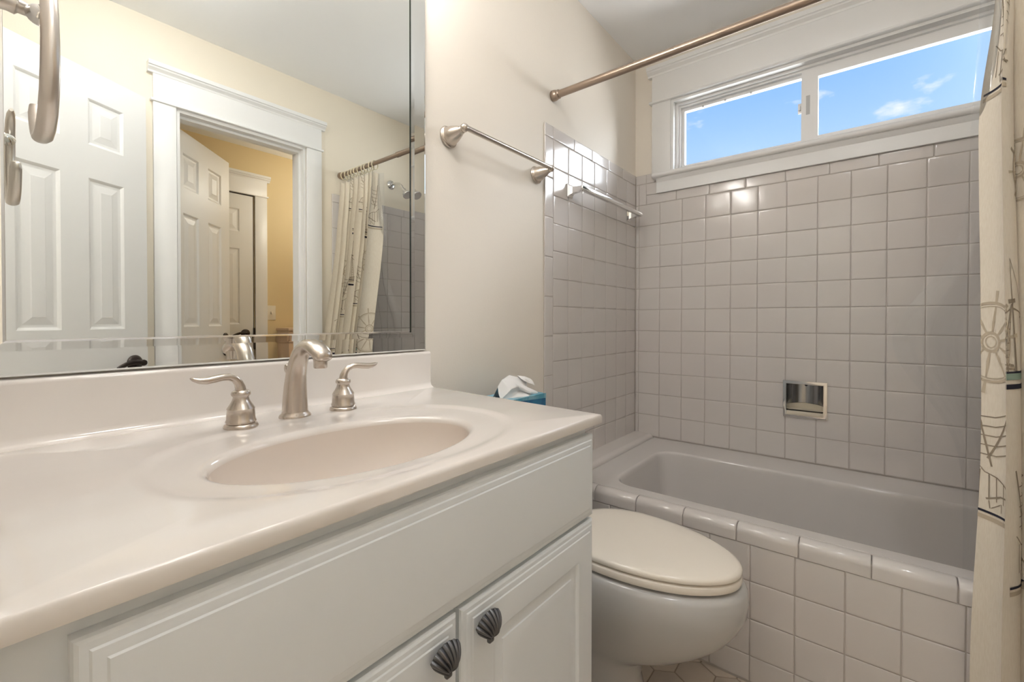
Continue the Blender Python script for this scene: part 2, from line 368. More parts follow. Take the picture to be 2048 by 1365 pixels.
# tub apron: tiled low wall with bullnose cap
AX = -0.80
ap = MB().box((AX+0.0025, -1.535, FZ), (-0.772, 0.0, 0.36))
apron = struct(obj('wall_apron', ap, m_grout, smooth=0), 'low grey tiled wall along the front of the bathtub', 'wall')
FNA = lambda u, v, d: (AX + d, u, v)
ay = [0.0, -0.038] + [-0.148-P*k for k in range(0, 13)]; ay = [y for y in ay if y > -1.535] + [-1.535]
az = [0.327, 0.2195, 0.1105, 0.004, FZ+0.006]
tb = MB(); tiles(tb, FNA, [(c, a, l, h) for a, c in zip(ay[:-1], ay[1:]) for h, l in zip(az[:-1], az[1:])])
obj('tile_cladding', tb, m_tile, apron, smooth=60)
cb = MB()
cs = [0.0, -0.044] + [-0.198-0.1545*k for k in range(0, 9)]; cs = [y for y in cs if y > -1.535] + [-1.535]
for a, c in zip(cs[:-1], cs[1:]):
    prof = [(0, 0.328), (0, 0.352)] + [(0.024*(1-math.cos(t)), 0.352+0.024*math.sin(t)) for t in [PI/2*k/7 for k in range(1, 8)]] + [(0.036, 0.3745), (0.036, 0.328)]
    fnp = lambda p, q, y: (AX-0.002 + p, y, q)
    loops = []
    for y, sh in ((a-0.0010, 0.0022), (a-0.0016, 0.0008), (a-0.004, 0.0), (c+0.004, 0.0), (c+0.0016, 0.0008), (c+0.0010, 0.0022)):
        cx_, cz_ = 0.03, 0.345
        loops.append([Vector(fnp(p+sh*(1 if p < 0.02 else 0), q-sh*(1 if q > 0.34 else 0), y)) for p, q in prof])
    cb.loft(loops, True, True, True)
obj('bullnose_cap', cb, m_tile, apron, smooth=50)

# tub end ledge
lb = MB(); LP = [(0.0, 0.30), (0.0, 0.392), (-0.072, 0.392)] + [(-0.072-0.026*math.sin(t), 0.366+0.026*math.cos(t)) for t in [PI/2*k/6 for k in range(1, 7)]] + [(-0.098, 0.30)]
lb.prism([(p, q) for p, q in LP], lambda p, q, x: (x, p, q), -0.770, 0.0)
ledge = struct(obj('trim_1', lb, m_tile, smooth=40), 'narrow rounded grey tile ledge between the tub and the mirror wall', 'ledge')

# ------------------------------------------------------------------ window
win = bpy.data.objects.new('window_1', None); win.location = (0, -0.77, 1.9); COL.objects.link(win); win.empty_display_size = 0.1
struct(win, 'wide high white cased sliding window above the tub showing blue sky', 'window')
WX = lambda lo, hi, bev=0.002: MB().box(lo, hi, bev)
for n_, y0, y1 in (('casing', -0.183, -0.089), ('casing', -1.446, -1.352)):
    obj(n_, WX((-0.014, y0, 1.706), (0.006, y1, 2.064)), m_white, win)
obj('head_board', WX((-0.016, -1.446, 2.072), (0.006, -0.089, 2.20)), m_white, win)
bd = MB(); pr_ = [(0.006, 2.06), (-0.022, 2.06)] + [(-0.022-0.006*math.sin(t), 2.066-0.006*math.cos(t)) for t in [PI*k/5 for k in range(1, 5)]] + [(-0.022, 2.072), (0.006, 2.072)]
bd.prism(pr_, lambda p, q, y: (p, y, q), -1.456, -0.079); obj('head_bead', bd, m_white, win)
cp = MB(); pr_ = [(0.006, 2.196), (-0.018, 2.196), (-0.020, 2.204), (-0.026, 2.209), (-0.034, 2.214), (-0.036, 2.219), (-0.042, 2.221), (-0.042, 2.240), (0.006, 2.240)]
cp.prism(pr_, lambda p, q, y: (p, y, q), -1.466, -0.070); obj('head_crown', cp, m_white, win, smooth=20)
st = MB(); pr_ = [(0.07, 1.684), (-0.026, 1.684)] + [(-0.026-0.013*math.sin(t), 1.697-0.013*math.cos(t)) for t in [PI*k/8 for k in range(1, 8)]] + [(-0.026, 1.710), (0.07, 1.710)]
st.prism(pr_, lambda p, q, y: (p, y, q), -1.352, -0.183)
st.prism([(0.004, 1.684)] + pr_[1:-1] + [(0.004, 1.710)], lambda p, q, y: (p, y, q), -0.183, -0.099)
st.prism([(0.004, 1.684)] + pr_[1:-1] + [(0.004, 1.710)], lambda p, q, y: (p, y, q), -1.436, -1.352)
obj('stool', st, m_white, win)
apn = MB(); pr_ = [(0.004, 1.612), (-0.013, 1.612), (-0.013, 1.664), (-0.019, 1.672), (-0.023, 1.684), (0.004, 1.684)]
apn.prism(pr_, lambda p, q, y: (p, y, q), -1.421, -0.114); obj('stool_apron', apn, m_white, win, smooth=25)
# jamb lining, frame, sashes
jb = MB(); jb.slab_holes(PX(0.006), (-1.352, -0.183, 1.710, 2.060), [(-1.340, -0.195, 1.715, 2.048)], -0.012, 0.115); obj('jamb_lining', jb, m_white, win, smooth=0)
fr = MB(); fr.slab_holes(PX(0), (-1.340, -0.195, 1.71, 2.048), [(-1.318, -0.214, 1.735, 2.030)], 0.045, 0.11)
fr.slab_holes(PX(0), (-1.340, -0.195, 1.71, 2.048), [(-1.325, -0.206, 1.728, 2.038)], 0.030, 0.045); obj('vinyl_frame', fr, m_vinyl, win, smooth=0)
sl = MB(); sl.slab_holes(PX(0), (-0.740, -0.214, 1.735, 2.030), [(-0.722, -0.226, 1.748, 2.016)], 0.066, 0.090); s1 = obj('left_sash', sl, m_vinyl, win, smooth=0)
sr = MB(); sr.slab_holes(PX(0), (-1.318, -0.722, 1.735, 2.030), [(-1.285, -0.781, 1.748, 1.996)], 0.044, 0.068); s2 = obj('right_sash', sr, m_vinyl, win, smooth=0)
obj('pane', MB().box((0.077, -0.726, 1.744), (0.080, -0.222, 2.020)), m_glass, s1, smooth=0)
obj('pane', MB().box((0.054, -1.289, 1.744), (0.057, -0.777, 2.0)), m_glass, s2, smooth=0)
lt = MB().box((0.056, -0.722, 1.862), (0.066, -0.708, 1.905), 0.003); lt.box((0.046, -0.719, 1.872), (0.058, -0.711, 1.892), 0.002); obj('latch', lt, m_vinyl, s1)
obj('sticker', MB().box((0.0432, -0.753, 1.845), (0.0440, -0.739, 1.925)), m_label, s2, smooth=0)
for y in (-0.315, -0.415, -0.525): obj('clip', MB().box((0.060, y-0.004, 2.010), (0.068, y+0.004, 2.019), 0.001), m_label, s1)

# ------------------------------------------------------------------ doorway casing in opposite wall + rooms beyond
trim2 = bpy.data.objects.new('trim_2', None); trim2.location = (-1.285, YO, FZ); COL.objects.link(trim2)
struct(trim2, 'white craftsman doorway casing on the opposite wall, seen in the mirror', 'door casing')
CY = YO
def casing(parent, x0, x1, ztop, y, sgn, cw=0.085, full=True):
    # sgn: direction the casing stands off the wall (+y = 1)
    bx = lambda lo, hi, bv=0.002: MB().box((lo[0], min(lo[1], hi[1]), lo[2]), (hi[0], max(lo[1], hi[1]), hi[2]), bv)
    obj('side_casing', bx((x0-cw, y, FZ), (x0, y+sgn*0.018, ztop)), m_white, parent); obj('side_casing', bx((x1, y, FZ), (x1+cw, y+sgn*0.018, ztop)), m_white, parent)
    bead = MB().box((x0-cw-0.010, min(y, y+sgn*0.026), ztop), (x1+cw+0.010, max(y, y+sgn*0.026), ztop+0.012), 0.004); obj('head_bead', bead, m_white, parent)
    obj('head_board', bx((x0-cw, y, ztop+0.012), (x1+cw, y+sgn*0.018, ztop+0.128)), m_white, parent)
    cr_ = MB(); pf = [(0, 0.124), (0.020, 0.124), (0.022, 0.132), (0.028, 0.138), (0.034, 0.142), (0.036, 0.148), (0.042, 0.150), (0.042, 0.168), (0, 0.168)]
    cr_.prism(pf, lambda p, q, x: (x, y+sgn*p, ztop+q), x0-cw-0.02, x1+cw+0.02); obj('head_crown', cr_, m_white, parent, smooth=20)
casing(trim2, -1.590, -0.981, 1.945, CY, 1)
jm = MB(); xa, xb = -1.586, -0.985
jm.box((xa, YO-T-0.002, FZ), (xa+0.012, YO+0.004, 1.945)); jm.box((xb-0.012, YO-T-0.002, FZ), (xb, YO+0.004, 1.945)); jm.box((xa+0.012, YO-T-0.002, 1.931), (xb-0.012, YO+0.004, 1.945))
jm.box((xa+0.012, YO-0.070, FZ), (xa+0.022, YO-0.035, 1.931)); jm.box((xb-0.022, YO-0.070, FZ), (xb-0.012, YO-0.035, 1.931)); jm.box((xa+0.022, YO-0.070, 1.919), (xb-0.022, YO-0.035, 1.931))
obj('door_jamb', jm, m_white, trim2, smooth=0)

# six panel doors
def six_panel(name, hinge, ang, Wd, z0, z1, label, th=0.035, cols=None, rows=None, side=1, swing_knob=True, hinges=True, lever='both'):
    """hinge: free-standing origin at hinge edge on the visible face; ang: direction of the leaf; side: +1 thickness to the left of the direction"""
    dx, dy = math.cos(ang), math.sin(ang); nx, ny = -dy*side, dx*side
    g = lambda u, v, d: (hinge[0]+dx*u+nx*d, hinge[1]+dy*u+ny*d, v)
    H = z1-z0; k = H/2.002
    cols = cols or [(0.095, Wd/2-0.046), (Wd/2+0.046, Wd-0.095)]
    rows = rows or [(0.24, 0.845), (1.005, 1.588), (1.716, 1.893)]
    pan = [(a, b_, z0+r0*k, z0+r1*k) for a, b_ in cols for r0, r1 in rows]
    root = bpy.data.objects.new(name, None); root.location = (hinge[0], hinge[1], z0); COL.objects.link(root)
    struct(root, label, 'door')
    lf = MB(); R0 = (0, Wd, z0, z1)
    for d, s_ in ((0.0, 1), (th, -1)):
        lf.face_holes(g, R0, pan, d)
        for p in pan: lf.rings(g, p, [(0, d), (0.004, d+s_*0.002), (0.010, d+s_*0.006), (0.016, d+s_*0.0065), (0.020, d+s_*0.0065), (0.042, d+s_*0.003), (0.046, d+s_*0.002)])
    for (p, q) in (((0, z0), (Wd, z0)), ((Wd, z0), (Wd, z1)), ((Wd, z1), (0, z1)), ((0, z1), (0, z0))):
        lf.quad(g(*p, 0), g(*q, 0), g(*q, th), g(*p, th))
    obj('leaf', lf, m_door, root, smooth=0)
    return root, g
def lever_set(root, g, u, z, d, s_, tip):
    kn = MB(); c = Vector(g(u, z, d)); n = (Vector(g(u, z, d+1))-c)*s_; t = (Vector(g(u+1, z, d))-c)
    kn.lathe([(0.0325, 0), (0.0325, 0.004), (0.029, 0.008), (0.024, 0.011), (0.013, 0.014), (0.011, 0.040), (0.013, 0.046), (0.011, 0.052), (0.0001, 0.054)], c, n, 24)
    p0 = c+n*0.045
    pts = [p0+t*(tip*x)+Vector((0, 0, zz_)) for x, zz_ in ((0, 0), (0.02, 0.004), (0.045, 0.005), (0.07, -0.002), (0.092, -0.012), (0.105, -0.014))]
    kn.tube(pts, [(0.009, 0.010), (0.008, 0.009), (0.006, 0.009), (0.006, 0.009), (0.006, 0.009), (0.003, 0.004)], 12)
    obj('lever_handle', kn, m_bronze, root)
def hinge_set(root, g, zs, d):
    for z in zs:
        hb_ = MB(); hb_.tube([g(-0.004, z-0.045, d-0.006), g(-0.004, z+0.045, d-0.006)], 0.007, 10)
        hb_.tube([g(-0.004, z-0.050, d-0.006), g(-0.004, z-0.045, d-0.006)], 0.005, 8); hb_.tube([g(-0.004, z+0.045, d-0.006), g(-0.004, z+0.050, d-0.006)], 0.005, 8)
        hb_.box((0.0, z-0.045, d-0.002), (0.02, z+0.045, d+0.0005), 0, fn=lambda p: Vector(g(p.x, p.y, p.z)))
        obj('hinge', hb_, m_bronze, root)
# entry door, open against the opposite wall
ang = math.atan2(-0.483, 0.875); Wd = 0.545
fx, fy = -1.712, -1.475
hp = (fx - Wd*math.cos(ang), fy - Wd*math.sin(ang))
r_, g_ = six_panel('door_1', hp, ang, Wd, FZ+0.012, 1.925, 'white six panel door standing open at the left of the mirror', side=-1)
lever_set(r_, g_, Wd-0.058, 0.842, 0.0, -1, -1)
# door of the doorway, ajar into the next room
h2 = (-1.572, YO-T-0.018); a2 = math.atan2(-2.04-(-1.66), -1.178+1.54)
r_, g_ = six_panel('door_2', h2, a2, 0.565, FZ+0.012, 1.927, 'white six panel door ajar in the doorway with a dark lever', side=-1)
lever_set(r_, g_, 0.565-0.058, 0.862, 0.0, -1, -1); lever_set(r_, g_, 0.565-0.058, 0.862, 0.035, 1, -1)
hinge_set(r_, g_, (1.71, 0.985, 0.12), 0.0)

# next room (yellow)
YD = -2.835; dx0, dx1 = -2.4, 0.45; yb = YO-T
bb = MB().box((dx0-0.08, YD-0.08, FZ), (dx1+0.08, YD, CZ)); struct(obj('wall_far', bb, m_yellow, smooth=0), 'deep yellow wall of the next room seen through the doorway', 'wall')
bb = MB().box((dx0-0.08, YD, FZ), (dx0, yb, CZ)); struct(obj('wall_far_left', bb, m_yellow, smooth=0), 'yellow side wall of the next room, left end', 'wall')
bb = MB().box((dx1, YD, FZ), (dx1+0.08, yb, CZ)); struct(obj('wall_far_right', bb, m_yellow, smooth=0), 'yellow side wall of the next room, right end', 'wall')
bb = MB().box((dx0-0.08, YD-0.08, CZ), (dx1+0.08, yb, CZ+0.08)); struct(obj('ceiling_far', bb, m_ceil, smooth=0), 'ceiling of the next room', 'ceiling')
bb = MB().box((dx0-0.08, YD-0.08, FZ-0.06), (dx1+0.08, yb, FZ)); struct(obj('floor_far', bb, m_floor, smooth=0), 'floor of the next room', 'floor')
bb = MB(); bb.quad((dx0, yb-0.002, FZ), (DOOR_O[0]-0.1, yb-0.002, FZ), (DOOR_O[0]-0.1, yb-0.002, CZ), (dx0, yb-0.002, CZ)); bb.quad((DOOR_O[1]+0.1, yb-0.002, FZ), (dx1, yb-0.002, FZ), (dx1, yb-0.002, CZ), (DOOR_O[1]+0.1, yb-0.002, CZ)); bb.quad((DOOR_O[0]-0.1, yb-0.002, 1.96), (DOOR_O[1]+0.1, yb-0.002, 1.96), (DOOR_O[1]+0.1, yb-0.002, CZ), (DOOR_O[0]-0.1, yb-0.002, CZ))
obj('yellow_paint', bb, m_yellow, wallo, smooth=0)
trim3 = bpy.data.objects.new('trim_3', None); trim3.location = (-1.1, YD, FZ); COL.objects.link(trim3)
struct(trim3, 'white casing around the closed door on the yellow wall', 'door casing')
casing(trim3, -1.36, -0.755, 1.945, YD, 1, 0.09)
r_, g_ = six_panel('door_3', (-1.355, YD+0.012), 0.0, 0.585, FZ+0.012, 1.935, 'closed white six panel door on the yellow wall of the next room', th=0.035, side=-1)
lever_set(r_, g_, 0.527, 0.868, 0.0, -1, -1)
sh = MB().box((-0.770, YD, FZ), (-0.764, YD+0.010, 1.945)); sh.box((-1.355, YD, 1.937), (-0.764, YD+0.010, 1.945)); obj('gap_shade_strip', sh, m_gap_shade, trim3, smooth=0)  # dark strips stand in for the shade between door and casing
obj('strike_plate', MB().box((-0.772, YD+0.008, 0.84), (-0.760, YD+0.021, 0.91), 0.001), m_bronze, trim3)
swt = thing('light_switch', (-0.632, YD, 1.03), 'ivory toggle light switch on the yellow wall beside the far door', 'light switch')
obj('plate', MB().box((-0.667, YD, 0.972), (-0.597, YD+0.006, 1.088), 0.003), m_switch, swt); obj('toggle', MB().box((-0.637, YD+0.005, 1.018), (-0.627, YD+0.018, 1.040), 0.002), m_switch, swt)
lc = thing('low_cabinet', (-0.36, -2.7, FZ), 'pale wood low cabinet in the next room, just visible through the doorway', 'cabinet')
obj('body', MB().box((-0.60, -2.80, FZ), (-0.12, -2.60, 0.885), 0.004), m_box, lc); obj('top', MB().box((-0.605, -2.815, 0.885), (-0.10, -2.59, 0.908), 0.004), m_box, lc)
obj('door', MB().box((-0.585, -2.602, 0.02), (-0.37, -2.585, 0.80), 0.003), m_box, lc)
# hall behind the camera
hx0_, hx1_, hy0_, hy1_ = -3.75, XL-T, -2.0, 0.3
for nme, lo, hi, m in (('wall_hall_back', (hx0_-0.08, hy0_, FZ), (hx0_, hy1_, CZ), m_hall), ('wall_hall_left', (hx0_-0.08, hy1_, FZ), (hx1_, hy1_+0.08, CZ), m_hall), ('wall_hall_right', (hx0_-0.08, hy0_-0.08, FZ), (hx1_, hy0_, CZ), m_hall),
                       ('ceiling_hall', (hx0_-0.08, hy0_-0.08, CZ), (hx1_, hy1_+0.08, CZ+0.08), m_ceil), ('floor_hall', (hx0_-0.08, hy0_-0.08, FZ-0.06), (hx1_, hy1_+0.08, FZ), m_floor)):
    o = obj(nme, MB().box(lo, hi), m, smooth=0); struct(o, nme.replace('_', ' ') + ' of the hall outside the bathroom door', nme.split('_')[0])
bb = MB(); bb.quad((hx1_-0.002, hy0_, FZ), (hx1_-0.002, DOOR_E[0], FZ), (hx1_-0.002, DOOR_E[0], CZ), (hx1_-0.002, hy0_, CZ)); bb.quad((hx1_-0.002, DOOR_E[1], FZ), (hx1_-0.002, hy1_, FZ), (hx1_-0.002, hy1_, CZ), (hx1_-0.002, DOOR_E[1], CZ)); obj('hall_paint', bb, m_hall, walle, smooth=0)

# ------------------------------------------------------------------ mirror
mir = thing('vanity_mirror', (-1.82, 0.0, 0.888), 'large wall mirror with angled silvered edge strips above the vanity', 'mirror')
mx0, mx1, mz0, mz1 = -2.236, -1.411, 0.8885, 1.930
def rect_loop(i, y): return [Vector((mx0+i, y, mz0+i)), Vector((mx1-i, y, mz0+i)), Vector((mx1-i, y, mz1-i)), Vector((mx0+i, y, mz1-i))]
pn = MB(); I = 0.0495
pn.add([*rect_loop(I+0.0035, -0.0030)], [(0, 1, 2, 3)]); obj('glass_pane', pn, m_mirror, mir, smooth=0)
ln = MB().loft([rect_loop(I+0.0035, -0.0030), rect_loop(I+0.003, -0.0026), rect_loop(I, -0.0030)], True)
edge = MB(); xx = mx1-I
edge.add([(xx-0.0048, -0.0033, mz0+I), (xx, -0.0033, mz0+I), (xx, -0.0033, mz1-I), (xx-0.0048, -0.0033, mz1-I)], [(0, 1, 2, 3)])
obj('dark_glass_edge', edge, m_dark, mir, smooth=0)
obj('pane_edge', ln, m_chrome, mir, smooth=0)
fb_ = MB().loft([rect_loop(I, -0.0030), rect_loop(I-0.0125, -0.0023)], True); obj('inner_bevel', fb_, m_mirror2, mir, smooth=0)
fb_ = MB().loft([rect_loop(I-0.0125, -0.0023), rect_loop(0.003, -0.0029), rect_loop(0.0, -0.0020), rect_loop(0.0, 0.0055)], True); obj('outer_frame_strip', fb_, m_mirror2, mir, smooth=0)
obj('backing', MB().box((mx0+0.004, 0.0, mz0+0.004), (mx1-0.004, 0.0058, mz1-0.004)), m_dark, mir, smooth=0)

# ------------------------------------------------------------------ vanity
van = thing('vanity_cabinet', (-1.85, -0.27, FZ), 'white painted vanity cabinet with two raised panel doors below the sink top', 'vanity')
VX0, VX1, VY = XL+0.003, -1.462, -0.535
bd_ = MB()
for lo, hi in (((VX0, VY+0.02, 0.02), (VX0+0.016, 0.003, 0.7675)), ((VX1-0.016, VY+0.02, 0.02), (VX1, 0.003, 0.7675)), ((VX0+0.016, VY+0.02, 0.02), (VX1-0.016, 0.003, 0.036)),
               ((VX0, VY, 0.02), (-2.165, VY+0.02, 0.7675)), ((-1.485, VY, 0.02), (VX1, VY+0.02, 0.7675)), ((-2.165, VY, 0.735), (-1.485, VY+0.02, 0.7675)), ((-2.165, VY, 0.57), (-1.485, VY+0.02, 0.61)),
               ((-2.165, VY, 0.02), (-1.485, VY+0.02, 0.06)), ((-1.84, VY, 0.06), (-1.79, VY+0.02, 0.57)), ((VX0, VY+0.07, FZ), (VX1, VY+0.085, 0.02)), ((VX1-0.016, VY+0.085, FZ), (VX1, 0.003, 0.02)), ((VX0, VY+0.085, FZ), (VX0+0.016, 0.003, 0.02))): bd_.box(lo, hi)
obj('body', bd_, m_cab, van, smooth=0)
FV = lambda u, v, d: (u, VY-0.019+d, v)
edge_rings = [(0, 0.019), (0, 0.009), (0.0015, 0.0065), (0.004, 0.005), (0.009, 0.0045), (0.0105, 0.003), (0.013, 0.0022), (0.018, 0.002), (0.0195, 0.0005), (0.023, 0)]
ff = MB().rings(FV, (-2.180, -1.4535, 0.594, 0.7515), edge_rings); obj('false_drawer_front', ff, m_cab, van, smooth=25)
def vdoor(x0, x1):
    d = MB().rings(FV, (x0, x1, 0.045, 0.5875), edge_rings + [(0.060, 0), (0.0615, 0.001), (0.064, 0.005), (0.067, 0.0062), (0.072, 0.0062), (0.082, 0.0045), (0.0835, 0.003), (0.088, 0.002), (0.096, 0.0012), (0.1, 0.001)])
    return obj('door', d, m_cab, van, smooth=25)
dl = vdoor(-2.178, -1.8185); dr = vdoor(-1.8115, -1.4545)
def shell_knob(door, x, z):
    yb_ = VY-0.019; kb = MB()
    kb.tube([(x-0.002, yb_, z), (x-0.002, yb_-0.014, z)], [0.0055, 0.005], 14)
    n, mR = 72, 14; top = []; nr = 9; loops = []
    # scallop shell: fan of ribs from a hinge at the lower end, axis tilted in the face plane
    ax = math.radians(96); hx_, hz_ = x-0.003, z-0.0175
    grid = []
    for i in range(n+1):
        a = math.radians(-60 + 120*i/n); ph = (i/n)*nr*2*PI; rib = 0.5-0.5*math.cos(ph)
        Rm = 0.0355*(1-0.10*(abs(a)/1.2)**2.2) + 0.0007*rib
        if abs(math.degrees(a)) > 42: Rm *= max(0.30, 1-(abs(math.degrees(a))-42)/30)
        row = []
        for j in range(mR+1):
            t = j/mR; rr = Rm*t
            hgt = 0.0145*math.sin(PI*min(1, (t*0.93+0.07)))**0.7*math.cos(a*0.9)**0.6 + (rib-0.5)*0.0024*min(1, t*2.0)*(1 if t < 0.97 else 0.5)
            row.append((hx_+rr*math.cos(ax-a), yb_-0.010-max(0.0, hgt), hz_+rr*math.sin(ax-a)))
        grid.append(row)
    vv = [p for r in grid for p in r]; ffs = []; 
    cfs = []; dfs = []
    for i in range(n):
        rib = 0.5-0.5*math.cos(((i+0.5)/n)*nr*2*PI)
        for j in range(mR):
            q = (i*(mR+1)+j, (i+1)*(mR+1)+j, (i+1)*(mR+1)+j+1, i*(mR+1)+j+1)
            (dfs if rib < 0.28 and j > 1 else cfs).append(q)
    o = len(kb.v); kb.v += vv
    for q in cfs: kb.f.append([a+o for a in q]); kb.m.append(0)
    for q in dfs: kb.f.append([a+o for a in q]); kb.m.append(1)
    # back of the shell
    rim = [(grid[i][mR][0], yb_-0.010, grid[i][mR][2]) for i in range(n+1)]
    kb.add(rim+[(hx_, yb_-0.010, hz_)], [(i, i+1, n+1) for i in range(n)])
    kb.box((hx_-0.005, yb_-0.0165, hz_-0.006), (hx_+0.005, yb_-0.010, hz_+0.003), 0.002)
    return obj('shell_knob', kb, [m_pewter, m_pewd], door, smooth=60)
shell_knob(dr, -1.7705, 0.556); shell_knob(dl, -1.8485, 0.556)

# countertop with integral basin
ctop = thing('vanity_countertop', (-1.85, -0.27, 0.769), 'glossy cream cultured marble vanity top with integral oval sink', 'countertop')
CT = 0.787; BX, BY, BA, BB = -1.838, -0.354, 0.199, 0.129
quadc = [(XL+0.002, 0.004), (-1.398, 0.004), (-1.432, -0.556), (XL+0.002, -0.556)]
def ray_quad(a):
    d = (math.cos(a), math.sin(a)); best = 1e9
    for i in range(4):
        (x1, y1), (x2, y2) = quadc[i], quadc[(i+1) % 4]
        ex, ey = x2-x1, y2-y1; den = d[0]*ey-d[1]*ex
        if abs(den) < 1e-9: continue
        t = ((x1-BX)*ey-(y1-BY)*ex)/den; s_ = ((x1-BX)*d[1]-(y1-BY)*d[0])/den
        if t > 0 and -1e-6 <= s_ <= 1+1e-6: best = min(best, t)
    return best
angs = sorted([2*PI*i/160 for i in range(160)] + [math.atan2(y-BY, x-BX) % (2*PI) for x, y in quadc])
angs = [a for i, a in enumerate(angs) if i == 0 or a-angs[i-1] > 1e-5]
def se(a, A, B_, n):   # superellipse radius along direction a
    return 1.0/((abs(math.cos(a))/A)**n + (abs(math.sin(a))/B_)**n)**(1/n)
OCX, OCY, OA, OB = 0.012, 0.020, 0.272, 0.192
def orad(a):           # radius of offset outer ring along direction a from the basin centre
    lo, hi = 0.02, 0.6
    f = lambda r: (abs(r*math.cos(a)-OCX)/OA)**2.3 + (abs(r*math.sin(a)-OCY)/OB)**2.3 - 1
    for _ in range(40):
        m = (lo+hi)/2
        if f(m) > 0: hi = m
        else: lo = m
    return (lo+hi)/2
def loop(fr_):
    return [Vector((BX+r*math.cos(a), BY+r*math.sin(a), z)) for a, (r, z) in ((a, fr_(a)) for a in angs)]
DIP = 0.0028
def top_loops():
    L = []
    er = lambda a: se(a, BA, BB, 2.0)
    for k in range(0, 8):
        t = PI/2*(1-k/7); L.append(loop(lambda a, t=t: (er(a)+0.013*(1-math.sin(t)), CT-DIP-0.011*(1-math.cos(t)))))
    for t in (0.25, 0.6): L.append(loop(lambda a: (er(a)+0.013+(max(orad(a), er(a)+0.035)-0.016-er(a)-0.013)*t, CT-DIP)))
    for off, dz in ((-0.016, -DIP), (-0.010, -DIP*0.85), (-0.004, -DIP*0.4), (0.001, -DIP*0.1), (0.006, 0.0004), (0.012, 0.0006), (0.018, 0.0)):
        L.append(loop(lambda a: (min(max(orad(a), er(a)+0.035)+off, ray_quad(a)-0.009-(0.018-off)*0.2), CT+dz)))
    L.append(loop(lambda a: (ray_quad(a)-0.0065, CT)))
    for k in range(1, 6):
        t = PI/2*k/5; L.append(loop(lambda a, t=t: (ray_quad(a)-0.0065+0.0065*math.sin(t), CT-0.0065*(1-math.cos(t)))))
    L.append(loop(lambda a: (ray_quad(a), CT-0.016))); L.append(loop(lambda a: (ray_quad(a)-0.002, CT-0.018))); L.append(loop(lambda a: (ray_quad(a)-0.05, CT-0.018)))
    return L
obj('slab', MB().loft(top_loops(), True), m_marble, ctop, smooth=40)
bl = []
for t in [0, 0.03, 0.07, 0.12, 0.18, 0.26, 0.36, 0.48, 0.6, 0.72, 0.84, 0.93]:
    # t: 0 rim .. 1 bottom
    dep = 0.132*math.sin(PI/2*min(1, t*1.15))**0.85; sh_ = (1-t**1.7)*0.995 + 0.005
    bl.append([Vector((BX+BA*sh_*math.cos(a), BY+0.01*t+BB*sh_*math.sin(a), CT-DIP-0.011-dep)) for a in angs])
bn = MB().loft(bl, True, False, True); basin = obj('basin', bn, m_basin, ctop, smooth=60)
dr_ = MB().lathe([(0.0001, 0.003), (0.018, 0.003), (0.020, 0.001), (0.022, 0.004), (0.024, 0.002), (0.024, -0.002)], (BX, BY+0.012, CT-DIP-0.011-0.1318), (0, 0, 1), 24); obj('drain', dr_, m_chrome, basin)
bs = MB(); pf = [(0.004, 0.786), (-0.034, 0.7866), (-0.027, 0.7885), (-0.021, 0.793), (-0.018, 0.801), (-0.018, 0.878)] + [(-0.018+0.007*(1-math.cos(t)), 0.878+0.007*math.sin(t)) for t in [PI/2*k/5 for k in range(1, 6)]] + [(0.004, 0.885)]
bs.prism(pf, lambda p, q, x: (x, p, q), XL+0.002, -1.406); obj('backsplash', bs, m_marble, ctop, smooth=40)

# ------------------------------------------------------------------ faucet
fau = thing('faucet', (-1.823, -0.112, CT), 'brushed nickel widespread faucet behind the oval sink', 'faucet')
zb = CT-0.001
sp = MB(); sc_ = (1.0, 0.86)
sp.lathe([(0.0290, 0), (0.0290, 0.003), (0.0275, 0.006), (0.0245, 0.0085), (0.0238, 0.011)], (-1.823, -0.112, zb), (0, 0, 1), 32, sc=sc_)
pth = [(-0.112, 0.010, .0236, .0205), (-0.1122, 0.035, .0222, .0195), (-0.1135, 0.060, .0203, .0180), (-0.117, 0.082, .0185, .0165), (-0.1235, 0.102, .0172, .0150), (-0.133, 0.119, .0165, .0138), (-0.1455, 0.131, .0165, .0128),
       (-0.160, 0.1375, .0172, .0122), (-0.176, 0.1385, .0182, .0120), (-0.192, 0.135, .0190, .0122), (-0.206, 0.1285, .0192, .0122), (-0.216, 0.1225, .0180, .0112), (-0.2225, 0.1175, .0140, .0080), (-0.2245, 0.1155, .004, .002)]
sp.tube([(-1.823, y, zb+z) for y, z, _, _ in pth], [(b_, a) for _, _, a, b_ in pth], 24, ref=(1, 0, 0))
sp.lathe([(0.0001, 0), (0.0105, 0), (0.0115, 0.002), (0.0115, 0.010), (0.013, 0.020)], (-1.823, -0.208, zb+0.100), (0, 0, 1), 24)
obj('spout', sp, m_nickel, fau, smooth=50)
lr = MB(); lr.tube([(-1.823, -0.084, zb+0.005), (-1.823, -0.084, zb+0.080)], 0.0028, 10); lr.lathe([(0.003, 0), (0.0065, 0.006), (0.0075, 0.012), (0.0062, 0.018), (0.0001, 0.021)], (-1.823, -0.084, zb+0.080), (0, 0, 1), 20); obj('lift_rod', lr, m_nickel, fau)
